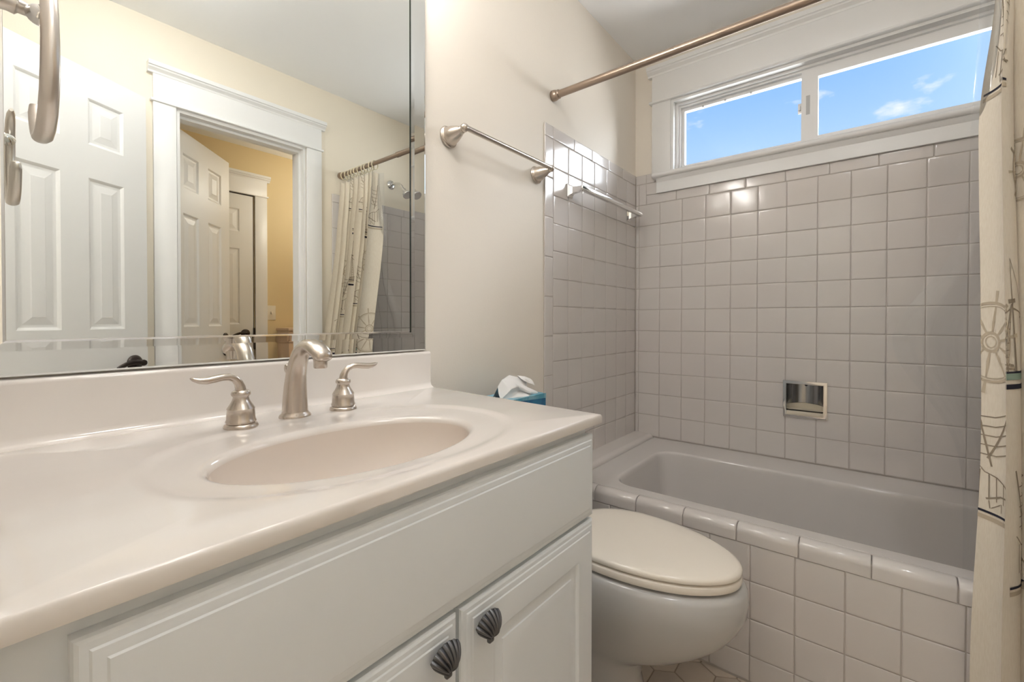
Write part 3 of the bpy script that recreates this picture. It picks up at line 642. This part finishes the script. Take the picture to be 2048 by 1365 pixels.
def fhandle(x, y, s_):
    hb2 = MB(); hb2.lathe([(0.0262, 0), (0.0268, 0.003), (0.0255, 0.0065), (0.0225, 0.0085), (0.0212, 0.0092), (0.0212, 0.0105), (0.0236, 0.0112), (0.0232, 0.0135), (0.0222, 0.0150), (0.0214, 0.0250), (0.0208, 0.0320), (0.0215, 0.0335), (0.0195, 0.0370), (0.0160, 0.0425), (0.0132, 0.0480), (0.0120, 0.0525),
               (0.0124, 0.0540), (0.0146, 0.0565), (0.0150, 0.0590), (0.0138, 0.0625), (0.0105, 0.0650), (0.0001, 0.0652)], (x, y, zb), (0, 0, 1), 36)
    h = obj('handle', hb2, m_nickel, fau, smooth=50)
    lv = MB(); Lp = [(0.000, 0.0640, .0088, .0088), (0.001, 0.0720, .0080, .0080), (0.004, 0.0800, .0072, .0070), (0.010, 0.0870, .0070, .0060), (0.019, 0.0912, .0072, .0058), (0.030, 0.0915, .0078, .0058), (0.042, 0.0900, .0088, .0062), (0.053, 0.0888, .0094, .0062), (0.063, 0.0898, .0086, .0052), (0.071, 0.0925, .0060, .0034), (0.0755, 0.0945, .0015, .001)]
    lv.tube([(x+s_*u, y-0.12*u, zb+z-0.002) for u, z, _, _ in Lp], [(b_, a) for _, _, a, b_ in Lp], 18, ref=(0.12*s_, 1, 0)); obj('lever', lv, m_nickel, h, smooth=60)
fhandle(-1.922, -0.126, -1); fhandle(-1.728, -0.120, 1)

# ------------------------------------------------------------------ toilet
toi = thing('toilet', (-1.075, -0.35, FZ), 'grey white toilet with a closed bone coloured lid between vanity and tub', 'toilet')
TX = -1.072
def egg(cx_, yc, wv, lf_, lb, z, n=64, pw=2.0):
    out = []
    for i in range(n):
        a = 2*PI*i/n; c_, s_ = math.cos(a), math.sin(a)
        x = wv*math.copysign(abs(c_)**(2/pw), c_); l = lf_ if s_ < 0 else lb
        y = l*math.copysign(abs(s_)**(2/pw), s_)
        if s_ < 0: x *= 1-0.10*(abs(s_))**3
        out.append(Vector((cx_+x, yc+y, z)))
    return out
bw = MB(); sec = [(0.340, -0.44, .120, .240, .150), (0.340, -0.44, .163, .287, .200), (0.336, -0.44, .172, .298, .205), (0.325, -0.44, .177, .304, .208), (0.300, -0.44, .179, .307, .208), (0.270, -0.44, .178, .304, .206), (0.235, -0.43, .172, .298, .20), (0.200, -0.42, .161, .284, .20),
       (0.165, -0.41, .147, .258, .20), (0.130, -0.40, .131, .222, .20), (0.105, -0.39, .118, .185, .20), (0.085, -0.38, .108, .150, .20), (0.06, -0.37, .101, .128, .20), (0.0, -0.36, .098, .120, .20), (-0.05, -0.36, .106, .130, .21), (FZ, -0.36, .112, .138, .215)]
bw.loft([egg(TX, yc, wv, lf_, lb, z, 64, 2.2) for z, yc, wv, lf_, lb in sec], True, True, True)
bw.box((TX-0.12, -0.235, 0.10), (TX+0.12, -0.03, 0.34), 0.02)
obj('bowl', bw, m_china, toi, smooth=60)
stt = MB(); se_ = [(0.348, .140, .258, .170), (0.3455, .156, .280, .178), (0.348, .163, .288, .182), (0.356, .165, .290, .183), (0.363, .163, .288, .182), (0.366, .156, .280, .178), (0.366, .13, .24, .16)]
stt.loft([egg(TX-0.004, -0.445, wv, lf_, lb, z, 64, 2.1) for z, wv, lf_, lb in se_], True, True, True); obj('seat', stt, m_seat, toi, smooth=50)
for x in (-0.11, 0.11):
    for y in (-0.30, -0.55): obj('bumper', MB().box((TX+x-0.008, y-0.012, 0.338), (TX+x+0.008, y+0.012, 0.350), 0.002), m_seat, toi)
ll = MB(); le = [(0.3685, .145, .270, .170), (0.3685, .155, .283, .176), (0.371, .160, .2885, .179), (0.377, .161, .2895, .180), (0.382, .158, .286, .178), (0.386, .150, .276, .172), (0.389, .133, .250, .155), (0.391, .10, .19, .12), (0.3915, .05, .09, .06)]
ll.loft([egg(TX-0.004, -0.445, wv, lf_, lb, z, 64, 2.1) for z, wv, lf_, lb in le], True, True, True); obj('lid', ll, m_seat, toi, smooth=50)
for x in (-0.075, 0.075): obj('seat_hinge', MB().box((TX+x-0.022, -0.272, 0.345), (TX+x+0.022, -0.245, 0.380), 0.006), m_seat, toi)
tk = MB().box((TX-0.222, -0.200, 0.335), (TX+0.222, -0.010, 0.597), 0.022, 4); obj('tank', tk, m_china, toi)
tl = MB().box((TX-0.230, -0.208, 0.597), (TX+0.230, -0.006, 0.620), 0.008, 3); obj('tank_lid', tl, m_china, toi)
fl = MB(); fl.lathe([(0.014, 0), (0.014, 0.006), (0.006, 0.010), (0.006, 0.020)], (TX-0.165, -0.200, 0.55), (0, -1, 0), 18); fl.tube([(TX-0.165, -0.217, 0.55), (TX-0.10, -0.221, 0.543)], [(0.007, 0.004), (0.009, 0.004)], 10); obj('flush_lever', fl, m_chrome, toi)

# tissue box on tank lid
tbx = thing('tissue_box', (-1.17, -0.108, 0.6205), 'blue tissue box with a white tissue pulled up, beyond the vanity top', 'tissue box')
bx0, bx1, by0, by1, bz0, bz1 = -1.285, -1.056, -0.163, -0.053, 0.6205, 0.741
cb_ = MB(); cb_.box((bx0, by0, bz0), (bx1, by1, bz1-0.0015), 0.001, 1); obj('carton', cb_, m_blue, tbx, smooth=0)
tp = MB(); ov = [Vector((-1.17+0.07*math.cos(2*PI*i/32), -0.108+0.025*math.sin(2*PI*i/32), bz1)) for i in range(32)]
ou = []
for p in ov:
    a = math.atan2(p.y+0.108, p.x+1.17); k = min(0.1145/max(abs(math.cos(a)), 1e-6), 0.055/max(abs(math.sin(a)), 1e-6)); ou.append(Vector((-1.1705+k*math.cos(a), -0.108+k*math.sin(a), bz1)))
tp.loft([ov, ou, [Vector((p.x, p.y, bz1-0.002)) for p in ou]], True); tp.quad((bx0, by0-0.0004, bz1-0.002), (bx1, by0-0.0004, bz1-0.016), (bx1, by0-0.0004, bz1), (bx0, by0-0.0004, bz1)); obj('printed_top', tp, m_bluel, tbx, smooth=0)
ts = MB()
def patch(top, bot, nu=26, nv=12, amp=0.0025, sag=0.0, seed=0.0):
    # sheet between two 3-D polylines with soft wrinkles
    def samp(P_, t):
        L_ = len(P_)-1; k = min(int(t*L_), L_-1); f = t*L_-k; f = f*f*(3-2*f)*0.5+f*0.5
        return Vector(P_[k])*(1-f)+Vector(P_[k+1])*f
    g = []
    for i in range(nu+1):
        for j in range(nv+1):
            u, v = i/nu, j/nv; p = samp(top, u)*(1-v)+samp(bot, u)*v
            w_ = math.sin(PI*v)
            p += Vector((0, -sag*w_ + amp*math.sin(11*u+3*v+seed)*(0.3+v), amp*0.7*math.sin(8*u-5*v+seed)*w_)); g.append(p)
    ts.add(g, [(i*(nv+1)+j, (i+1)*(nv+1)+j, (i+1)*(nv+1)+j+1, i*(nv+1)+j+1) for i in range(nu) for j in range(nv)])
zt = bz1-0.001
ridge = [(-1.226, -0.108, 0.775), (-1.212, -0.112, 0.794), (-1.192, -0.106, 0.797), (-1.167, -0.104, 0.804), (-1.135, -0.106, 0.795), (-1.092, -0.110, 0.791)]
fold = [(-1.236, -0.126, zt), (-1.205, -0.140, 0.768), (-1.178, -0.142, 0.770), (-1.150, -0.140, 0.764), (-1.122, -0.136, 0.755), (-1.104, -0.128, 0.762)]
hem = [(-1.228, -0.128, zt), (-1.212, -0.140, zt), (-1.180, -0.150, zt+0.002), (-1.140, -0.154, zt+0.001), (-1.100, -0.150, zt-0.004), (-1.076, -0.140, zt-0.010)]
patch(ridge, fold, amp=0.0022, seed=0.5); patch(fold, hem, amp=0.0026, sag=-0.004, seed=2.0)
patch([(-1.130, -0.104, 0.799), (-1.092, -0.108, 0.792), (-1.070, -0.112, 0.783)], [(-1.128, -0.128, 0.784), (-1.095, -0.130, 0.772), (-1.063, -0.126, 0.762)], 18, 8, 0.0015, 0.003, 1.0)
patch([(-1.185, -0.136, 0.786), (-1.125, -0.136, 0.766), (-1.064, -0.134, 0.744)], [(-1.175, -0.148, 0.764), (-1.122, -0.150, 0.745), (-1.070, -0.146, 0.728)], 24, 8, 0.0018, 0.006, 3.0)
patch(ridge, [(-1.228, -0.090, zt), (-1.205, -0.086, zt), (-1.180, -0.084, zt), (-1.150, -0.084, zt), (-1.125, -0.086, zt+0.006), (-1.098, -0.092, 0.768)], amp=0.002, seed=4.0)
o = obj('tissue', ts, m_tissue, tbx, smooth=70)

# ------------------------------------------------------------------ bathtub
tub = thing('bathtub', (-0.38, -0.82, 0.0), 'grey enamel bathtub set behind the tiled apron under the window', 'bathtub')
def rrect(x0, x1, y0, y1, r, z, n=10):
    out = []
    for cx_, cy2, a0 in ((x1-r, y1-r, 0), (x0+r, y1-r, PI/2), (x0+r, y0+r, PI), (x1-r, y0+r, 1.5*PI)):
        for k in range(n+1): a = a0+PI/2*k/n; out.append(Vector((cx_+r*math.cos(a), cy2+r*math.sin(a), z)))
    return out
RX0, RX1, RY0, RY1 = -0.7645, -0.002, -1.532, -0.102
L = [rrect(RX0, RX1, RY0, RY1, 0.008, 0.345), rrect(RX0, RX1, RY0, RY1, 0.008, 0.371), rrect(RX0+0.002, RX1-0.002, RY0+0.002, RY1-0.002, 0.008, 0.3755)]
ix0, ix1, iy0, iy1 = -0.712, -0.190, -1.42, -0.215
for off, z, r in ((-0.006, 0.3757, .092), (-0.002, 0.3752, .09), (0.0015, 0.3725, .088), (0.004, 0.367, .086), (0.006, 0.355, .085), (0.016, 0.27, .085), (0.034, 0.15, .09), (0.052, 0.075, .10), (0.09, 0.035, .10), (0.14, 0.022, .08)):
    L.append(rrect(ix0+off*0.8, ix1-off, iy0+off*1.5, iy1-off*1.5, r, z))
obj('shell', MB().loft(L, True, False, True), m_tub, tub, smooth=50)
obj('caulk_line', MB().box((-0.7655, -1.53, 0.355), (-0.7630, -0.10, 0.3725)), m_grout, tub, smooth=0)
ofl = MB().lathe([(0.036, 0), (0.036, 0.004), (0.030, 0.008), (0.0001, 0.010)], (-0.45, -1.400, 0.27), (0, 1, 0.1), 24); obj('overflow_plate', ofl, m_chrome, tub)

# soap dish
sd = thing('soap_dish', (0.0, -0.747, 0.56), 'recessed chrome soap dish in the tiled window wall above the tub', 'soap dish')
fr_ = MB().slab_holes(FNW, (-0.825, -0.669, 0.5625, 0.7165), [(-0.812, -0.6815, 0.590, 0.704)], -0.006, 0.004)
fr_.rings(FNW, (-0.825, -0.669, 0.5625, 0.7165), [(0, -0.004), (0.0015, -0.0062), (0.004, -0.0066), (0.011, -0.0066), (0.0132, -0.004)], cap=False); obj('frame', fr_, m_chrome, sd, smooth=30)
rc = MB(); seg = 24; y0, y1 = -0.812, -0.6805; arc = []
for k in range(seg+1):
    t = k/seg; a = PI*t; arc.append((0.004+0.052*math.sin(a)**0.8, (y0+y1)/2-(y1-y0)/2*math.cos(a)))
rc.loft([[Vector((x, y, 0.578)) for x, y in arc], [Vector((x, y, 0.702)) for x, y in arc]], False)
rc.add([Vector((x, y, 0.702)) for x, y in arc], [tuple(range(seg+1))]); obj('recess', rc, m_steel, sd, smooth=40)
ty = MB(); ty.add([Vector((x, y, 0.594)) for x, y in arc], [tuple(range(seg+1))])
ty.loft([[Vector((x-0.001, y, 0.594)) for x, y in arc], [Vector((x-0.004, y, 0.619-0.006*abs(2*k/seg-1))) for k, (x, y) in enumerate(arc)]], False)
ty.box((-0.0075, -0.8115, 0.572), (0.006, -0.682, 0.590), 0.003, 2); obj('tray', ty, m_soap, sd, smooth=40)
obj('screw', MB().lathe([(0.005, 0), (0.005, 0.003), (0.0001, 0.004)], (0.050, -0.747, 0.696), (-1, 0, 0), 12), m_pewd, sd)

# ------------------------------------------------------------------ towel bars
tw = thing('towel_bar', (-1.10, YM, 1.505), 'brushed nickel towel bar on the cream wall right of the mirror', 'towel bar')
def cone_post(x, z, parent):
    pb = MB().lathe([(0.031, 0), (0.031, 0.004), (0.0285, 0.007), (0.0265, 0.008), (0.0255, 0.012), (0.0225, 0.026), (0.017, 0.042), (0.0125, 0.052), (0.0105, 0.056), (0.0105, 0.060), (0.0085, 0.063)], (x, YM, z), (0, -1, 0.12), 32, sc=(1, 1.05))
    pb.lathe([(0.0001, -0.0125), (0.007, -0.0105), (0.0115, -0.005), (0.0125, 0), (0.0115, 0.005), (0.007, 0.0105), (0.0001, 0.0125)], (x, YM-0.068, z+0.010), (1, 0, 0), 20)
    return obj('post', pb, m_nickel, parent, smooth=50)
cone_post(-1.318, 1.508, tw); cone_post(-0.880, 1.508, tw)
obj('bar', MB().tube([(-1.326, YM-0.070, 1.519), (-0.872, YM-0.070, 1.519)], 0.0078, 20), m_nickel, tw)
tc_ = thing('chrome_towel_bar', (-0.38, 0.0, 1.495), 'square chrome towel bar on the tiled end wall over the tub', 'towel bar')
for x in (-0.658, -0.098):
    pb = MB(); Lq = []
    for h, hw, hh in ((0, .020, .026), (0.005, .020, .026), (0.012, .013, .018), (0.022, .009, .013), (0.040, .0085, .011), (0.058, .0085, .0105), (0.066, .0085, .0105)):
        Lq.append([Vector((x-hw, -h, 1.497-hh)), Vector((x+hw, -h, 1.497-hh)), Vector((x+hw, -h, 1.497+hh)), Vector((x-hw, -h, 1.497+hh))])
    pb.loft(Lq, True, True, True); obj('post', pb, m_chrome, tc_, smooth=20)
obj('bar', MB().box((-0.672, -0.072, 1.4885), (-0.084, -0.055, 1.5065), 0.002), m_chrome, tc_)

# towel hook ring on the entry wall (near the camera)
hk = thing('towel_ring', (XL, -0.262, 1.30), 'brushed nickel open towel ring close at the top left corner', 'towel ring')
pb = MB().lathe([(0.030, 0), (0.030, 0.004), (0.027, 0.008), (0.024, 0.012), (0.020, 0.028), (0.0145, 0.046), (0.0105, 0.056), (0.0095, 0.060), (0.0098, 0.066), (0.007, 0.068), (0.006, 0.080)], (XL, -0.258, 1.315), (1, 0, -0.14), 32); obj('post', pb, m_nickel_b, hk, smooth=50)
yk = MB()
yk.lathe([(0.0001, -0.012), (0.008, -0.009), (0.0115, 0), (0.008, 0.009), (0.0001, 0.012)], (-2.168, -0.266, 1.300), (0, 1, 0), 18); obj('pivot', yk, m_chrome, hk)
path = [(-0.240, 1.3475, .003, .003), (-0.258, 1.345, .0055, .0045), (-0.274, 1.336, .0066, .0055), (-0.286, 1.318, .0070, .006), (-0.293, 1.292, .0073, .006), (-0.296, 1.265, .0075, .0062), (-0.294, 1.238, .0078, .0062), (-0.286, 1.214, .0080, .0064), (-0.271, 1.195, .0082, .0064), (-0.251, 1.184, .0083, .0064),
        (-0.229, 1.181, .0083, .0064), (-0.207, 1.185, .0082, .0064), (-0.188, 1.195, .0080, .0063), (-0.173, 1.210, .0078, .0061), (-0.162, 1.226, .0075, .0058), (-0.159, 1.236, .0062, .0048), (-0.158, 1.2375, .003, .0025)]
cyn = -0.228; czn = 1.262
lp = []
for i, (y, z, a, b_) in enumerate(path):
    p0, p1 = path[max(i-1, 0)], path[min(i+1, len(path)-1)]
    t = Vector((0, p1[0]-p0[0], p1[1]-p0[1])).normalized(); sd_ = Vector((1, 0, 0)); nn = t.cross(sd_).normalized()
    lp.append([Vector((-2.163, y, z)) + sd_*(a*math.cos(2*PI*k/20)) + nn*(b_*math.sin(2*PI*k/20)) for k in range(20)])
obj('open_ring', MB().loft(lp, True, True, True), m_nickel_b, hk, smooth=60)

# ------------------------------------------------------------------ shower rod, curtain, liner, rings, shower head
rod = thing('shower_rod', (-0.77, YM, 1.84), 'satin nickel shower curtain rod running across above the tub', 'curtain rod')
ZR = 1.840
obj('outer_tube', MB().tube([(-0.77, YM-0.003, ZR), (-0.77, -0.975, ZR)], 0.0135, 24), m_nickel_d, rod)
obj('inner_tube', MB().tube([(-0.77, -0.972, ZR), (-0.77, YO+0.003, ZR)], 0.0112, 24), m_nickel_d, rod)
obj('collar', MB().tube([(-0.77, -0.965, ZR), (-0.77, -0.990, ZR)], 0.0145, 24), m_nickel_d, rod)
for y, s_ in ((YM, -1), (YO, 1)):
    obj('end_cap', MB().lathe([(0.0195, 0), (0.0205, 0.003), (0.0200, 0.014), (0.0180, 0.020), (0.0165, 0.024), (0.0170, 0.030), (0.0140, 0.034)], (-0.77, y, ZR), (0, s_, 0), 28), m_nickel_d, rod)

CY0, CY1, NF = -1.160, -1.515, 7.5
ZC1, ZC0 = 1.795, 0.10
def sstep(a, b_, x):
    t = max(0.0, min(1.0, (x-a)/(b_-a))); return t*t*(3-2*t)
def cpos(s, z):
    f = (ZC1-z)/(ZC1-ZC0)
    xc = -0.772 - 0.112*sstep(0.08, 0.78, f)
    A = 0.020 + 0.020*sstep(0.0, 0.18, f)
    ph = 2*PI*NF*s + 0.30*math.sin(5*s+2.2*f) + 0.25*math.sin(9*f+3*s)*0.6
    y = CY0 + (CY1-CY0)*s + 0.010*math.sin(2*ph+0.4)*(0.6+0.4*f)
    edge = 1-sstep(0.0, 0.10, s)
    y += edge*(-0.022*sstep(1.40, 1.72, z) + 0.012*sstep(0.75, 0.2, z))
    x = xc + A*math.cos(ph-0.35)*(0.85+0.25*math.sin(4.1*s*PI+1.0))
    zz_ = z - (0.006*(1+math.cos(ph))*(1-sstep(0.0, 0.03, f)))
    return Vector((x, y, zz_))
NS, NZ = 420, 110
cu = MB(); vv = []
for i in range(NS+1):
    for j in range(NZ+1): vv.append(cpos(i/NS, ZC1+(ZC0-ZC1)*j/NZ))
cu.add(vv, [(i*(NZ+1)+j, (i+1)*(NZ+1)+j, (i+1)*(NZ+1)+j+1, i*(NZ+1)+j+1) for i in range(NS) for j in range(NZ)])
# arc length table at mid height
arcl = [0.0]
for i in range(NS): arcl.append(arcl[-1] + (cpos((i+1)/NS, 0.9)-cpos(i/NS, 0.9)).length)
ALEN = arcl[-1]
def s_at(a):
    a = max(0.0, min(ALEN, a)); lo, hi = 0, NS
    while hi-lo > 1:
        m = (lo+hi)//2
        if arcl[m] <= a: lo = m
        else: hi = m
    return (lo + (a-arcl[lo])/max(1e-9, arcl[hi]-arcl[lo]))/NS
def cnorm(s, z):
    du = cpos(min(1, s+.001), z)-cpos(max(0, s-.001), z); dv = cpos(s, z+.004)-cpos(s, z-.004)
    return du.cross(dv).normalized()
def ribbon(pts, w0, w1=None, mi=1):
    w1 = w0 if w1 is None else w1
    P_ = [pts[0]]
    for a, c in zip(pts[:-1], pts[1:]):
        n = max(1, int(max(abs(a[0]-c[0])/0.004, abs(a[1]-c[1])/0.03)))
        for k in range(1, n+1): P_.append((a[0]+(c[0]-a[0])*k/n, a[1]+(c[1]-a[1])*k/n))
    n = len(P_); A_ = []; 
    for i, (a, z) in enumerate(P_):
        p0, p1 = P_[max(i-1, 0)], P_[min(i+1, n-1)]; dx_, dz_ = p1[0]-p0[0], p1[1]-p0[1]; l = math.hypot(dx_, dz_) or 1
        nx_, nz_ = -dz_/l, dx_/l; w_ = (w0+(w1-w0)*i/max(1, n-1))/2
        for s_ in (-1, 1):
            aa, z_ = a+nx_*w_*s_, z+nz_*w_*s_
            if aa < 0.001 or aa > ALEN-0.001: aa = max(0.001, min(ALEN-0.001, aa))
            ss = s_at(aa); nm = cnorm(ss, z_); p = cpos(ss, z_)
            A_.append((p, nm))
    for off in (0.0009, -0.0009):
        cu.add([p+nm*off for p, nm in A_], [(2*i, 2*i+1, 2*i+3, 2*i+2) for i in range(n-1)], mi)
TAU, TAL, NAV, TEA = 1, 2, 3, 4
def ship(a, z, k=1.0, mir_=1, TEA=2):
    q = lambda u, v: (a+mir_*u*k, z+v*k)
    ribbon([q(0.012, 0), q(0.004, 0.12), q(-0.002, 0.19), q(-0.006, 0.245)], 0.007*k, 0.001, TAU)
    ribbon([q(-0.012, 0.150), q(0.012, 0.153)], 0.009*k, mi=TAU)
    ribbon([q(-0.006, 0.245), q(0.022, 0.185), q(0.045, 0.105), q(0.050, 0.0)], 0.0016, mi=TAU)
    ribbon([q(-0.002, 0.145), q(-0.020, 0.07), q(-0.030, 0.0)], 0.0025, mi=TAU); ribbon([q(-0.002, 0.145), q(-0.010, 0.07), q(-0.015, 0.0)], 0.002, mi=TAU)
    for t in range(9):
        f = t/9; ribbon([q(-0.030+0.027*f, 0.135*f), q(-0.015+0.013*f, 0.137*f)], 0.0018, mi=TAU)
    ribbon([q(-0.022, 0.125), q(0.0, 0.137), q(0.03, 0.128), q(0.06, 0.112)], 0.003, mi=TAU)
    ribbon([q(-0.034, 0.018), q(0.002, 0.012)], 0.005, mi=TAU); ribbon([q(-0.034, 0.008), q(0.006, 0.004)], 0.004, mi=TAU)
    ribbon([q(-0.034, -0.002), q(0.085, -0.002)], 0.004, mi=NAV); ribbon([q(-0.034, -0.011), q(0.085, -0.011)], 0.013, mi=TEA); ribbon([q(-0.034, -0.032), q(0.085, -0.032)], 0.010, mi=NAV)
def wheel(a, z, k=1.0, TEA=2):
    q = lambda r, t: (a+r*math.cos(t)*k, z+r*math.sin(t)*k)
    for r, w_ in ((0.085, 0.006), (0.078, 0.0018), (0.020, 0.006), (0.012, 0.0025)): ribbon([q(r, 2*PI*i/36) for i in range(37)], w_*k, mi=TAL)
    for i in range(10):
        t = 2*PI*i/10+0.15; ribbon([q(0.02, t), q(0.045, t)], 0.003*k, 0.007*k, TAL); ribbon([q(0.045, t), q(0.078, t)], 0.006*k, 0.003*k, TAL); ribbon([q(0.086, t), q(0.112, t)], 0.005*k, 0.008*k, TAL)
def sail(a, z, k=1.0, TEA=2):
    q = lambda u, v: (a+u*k, z+v*k)
    ribbon([q(-0.03, 0.235), q(-0.005, 0.12), q(0.0, 0.10)], 0.004, mi=TAU)
    ribbon([q(0.05, 0.22), q(0.02, 0.165), q(-0.008, 0.115)], 0.004, mi=TAU)
    for v in (0.13, 0.15, 0.17, 0.19, 0.21): ribbon([q(-0.02, v-0.008), q(0.01, v-0.006), q(0.04, v+0.004)], 0.0022, mi=TAU)
    ribbon([q(-0.03, 0.105), q(-0.012, 0.085), q(0.012, 0.080), q(0.035, 0.068), q(0.055, 0.040)], 0.0025, mi=TAU)
    for u, v in ((-0.02, 0.088), (-0.005, 0.082), (0.010, 0.079), (0.028, 0.071)): ribbon([q(u, v), q(u, 0.03)], 0.0022, mi=TAU)
    ribbon([q(-0.01, 0.030), q(0.02, 0.044), q(0.06, 0.046)], 0.0035, mi=TAU)
    ribbon([q(-0.005, 0.028), q(-0.003, 0.012), q(0.022, 0.030), q(0.022, 0.012)], 0.002, mi=TAU); ribbon([q(-0.045, 0.002), q(0.055, 0.004)], 0.005, mi=NAV); ribbon([q(-0.045, -0.010), q(0.055, -0.008)], 0.009, mi=TAL)
a_ = 0.045; 
for (aa, z, kind, k) in ((0.050, 1.485, 'sail', 1.0), (0.024, 0.925, 'wheel', 1.0), (0.118, 0.868, 'ship', 0.95), (0.020, 0.562, 'sail', 1.0), (0.150, 0.435, 'sail', 1.0), (0.20, 1.30, 'wheel', 0.8), (0.27, 1.46, 'ship', 0.9),
                      (0.36, 1.06, 'sail', 1.0), (0.43, 0.88, 'ship', 0.95), (0.46, 1.60, 'sail', 1.0), (0.55, 1.20, 'ship', 0.9), (0.62, 0.80, 'wheel', 0.8), (0.64, 1.50, 'ship', 0.9), (0.74, 1.0, 'sail', 1.0), (0.80, 0.80, 'ship', 1.0), (0.84, 1.62, 'sail', 0.9), (0.90, 1.25, 'wheel', 0.8), (0.95, 0.86, 'ship', 0.95),
                      (0.3, 0.45, 'wheel', 0.9), (0.45, 0.35, 'ship', 0.9), (0.7, 0.42, 'sail', 1.0)):
    if aa < ALEN-0.02: {'sail': sail, 'ship': ship, 'wheel': wheel}[kind](aa, z, k, TEA=4 if 0.1 < aa < 0.25 else 2)
curt = obj('shower_curtain', cu, [m_cloth, m_taupe, m_taupel, m_navy, m_teal], smooth=70, weld=False)
tag(curt, 'cream linen shower curtain printed with sailboats and ship wheels, drawn to the right', 'shower curtain')

# clear liner hanging inside the tub
li = MB(); nS, nZ = 90, 50; vv = []
for i in range(nS+1):
    for j in range(nZ+1):
        s, f = i/nS, j/nZ; z = 1.79+(0.20-1.79)*f
        flare = 0.135*math.exp(-((z-0.92)/0.17)**2)*(1-s)**4
        y = -1.156 + 0.014*sstep(0, .3, f) + (-1.50+1.156)*s + flare
        vv.append((-0.745+0.05*sstep(0.1, 0.75, f)+0.012*math.cos(2*PI*5*s+2*f), y, z))
li.add(vv, [(i*(nZ+1)+j, (i+1)*(nZ+1)+j, (i+1)*(nZ+1)+j+1, i*(nZ+1)+j+1) for i in range(nS) for j in range(nZ)])
tag(obj('curtain_liner', li, m_liner, smooth=70), 'clear plastic liner hanging inside the tub behind the printed curtain', 'shower curtain liner')

ring0 = None
for i in range(10):
    y = CY0-0.030+(CY1-CY0+0.045)*i/9
    if ring0 is None:
        rb = MB().torus((0, 0, 0), (0.05, 1, 0.0), 0.0235, 0.0028, 28, 8); ring0 = obj('curtain_ring', rb, m_ring, smooth=60); o = ring0
    else:
        o = ring0.copy(); COL.objects.link(o)
    o.location = (-0.77, y, ZR-0.0095); o.rotation_euler = (0, 0, math.radians(random.uniform(-18, 18)))
    tag(o, 'cream plastic ring hooking the shower curtain onto the rod', 'curtain ring', 'curtain rings on the shower rod')

shw = thing('overhead_shower', (-0.405, YO, 1.872), 'chrome shower head on a bent arm above the tile, seen in the mirror', 'shower head')
obj('flange', MB().lathe([(0.030, 0), (0.030, 0.003), (0.024, 0.010), (0.014, 0.014)], (-0.405, YO, 1.872), (0, 1, 0), 28), m_chrome, shw)
obj('arm', MB().tube([(-0.405, YO, 1.872), (-0.405, YO+0.05, 1.872), (-0.405, YO+0.085, 1.864), (-0.405, YO+0.115, 1.842), (-0.405, YO+0.140, 1.812)], 0.0088, 16), m_chrome, shw)
hd = MB().lathe([(0.010, 0), (0.014, 0.008), (0.014, 0.016), (0.018, 0.028), (0.028, 0.045), (0.031, 0.056), (0.029, 0.060), (0.0001, 0.060)], (-0.405, YO+0.136, 1.818), (0, 0.66, -0.75), 28); obj('shower_head', hd, m_chrome, shw)
obj('spray_lever', MB().tube([(-0.405, YO+0.172, 1.778), (-0.445, YO+0.178, 1.772)], [(0.004, 0.004), (0.006, 0.003)], 8), m_chrome, shw)

# ------------------------------------------------------------------ lamps of the room, then fill lamps added out of view
vl = thing('vanity_light', (-1.78, YM, 2.06), 'three globe vanity light on the wall above the mirror', 'wall lamp')
obj('back_plate', MB().box((-2.05, YM-0.022, 2.03), (-1.50, YM, 2.13), 0.008, 3), m_nickel, vl)
for x in (-1.99, -1.775, -1.56):
    a_ = obj('arm', MB().tube([(x, YM-0.02, 2.08), (x, YM-0.08, 2.085), (x, YM-0.125, 2.075), (x, YM-0.13, 2.05)], 0.008, 12, ref=(1, 0, 0)), m_nickel, vl)
    gb_ = MB().lathe([(0.0001, -0.056)] + [(0.056*math.sin(t), -0.056*math.cos(t)) for t in [PI*k/16 for k in range(1, 15)]], (x, YM-0.13, 2.0), (0, 0, 1), 28); obj('globe', gb_, m_globe, vl, smooth=80)
cl = thing('ceiling_light', (-1.78, -1.0, CZ), 'flush round dome light on the bathroom ceiling', 'ceiling lamp')
obj('base', MB().lathe([(0.12, 0), (0.12, 0.012), (0.112, 0.018)], (-1.78, -1.0, CZ), (0, 0, -1), 40), m_white, cl)
obj('dome', MB().lathe([(0.108, 0.014)] + [(0.108*math.cos(t), 0.014+0.07*math.sin(t)) for t in [PI/2*k/8 for k in range(1, 8)]] + [(0.0001, 0.084)], (-1.78, -1.0, CZ), (0, 0, -1), 40), m_dome, cl, smooth=80)
for x, y, gm, lab in ((-3.1, -0.30, m_hallg, 'added white globe fill lamp, out of view in the hall outside the bathroom door'), (-0.30, -2.25, m_deng, 'added white globe fill lamp, out of view in the yellow room beyond the doorway')):  # unseen globe lamps added to light the hall and the next room
    pl = thing('fill_globe_lamp', (x, y, CZ), lab, 'lamp')
    obj('canopy', MB().lathe([(0.06, 0), (0.06, 0.015), (0.02, 0.03)], (x, y, CZ), (0, 0, -1), 24), m_white, pl); obj('stem', MB().tube([(x, y, CZ-0.02), (x, y, 2.06)], 0.006, 10, ref=(1, 0, 0)), m_nickel, pl)
    obj('globe', MB().lathe([(0.0001, -0.12)] + [(0.12*math.sin(t), -0.12*math.cos(t)) for t in [PI*k/16 for k in range(1, 16)]] + [(0.0001, 0.12)], (x, y, 1.95), (0, 0, 1), 28), gm, pl, smooth=80)
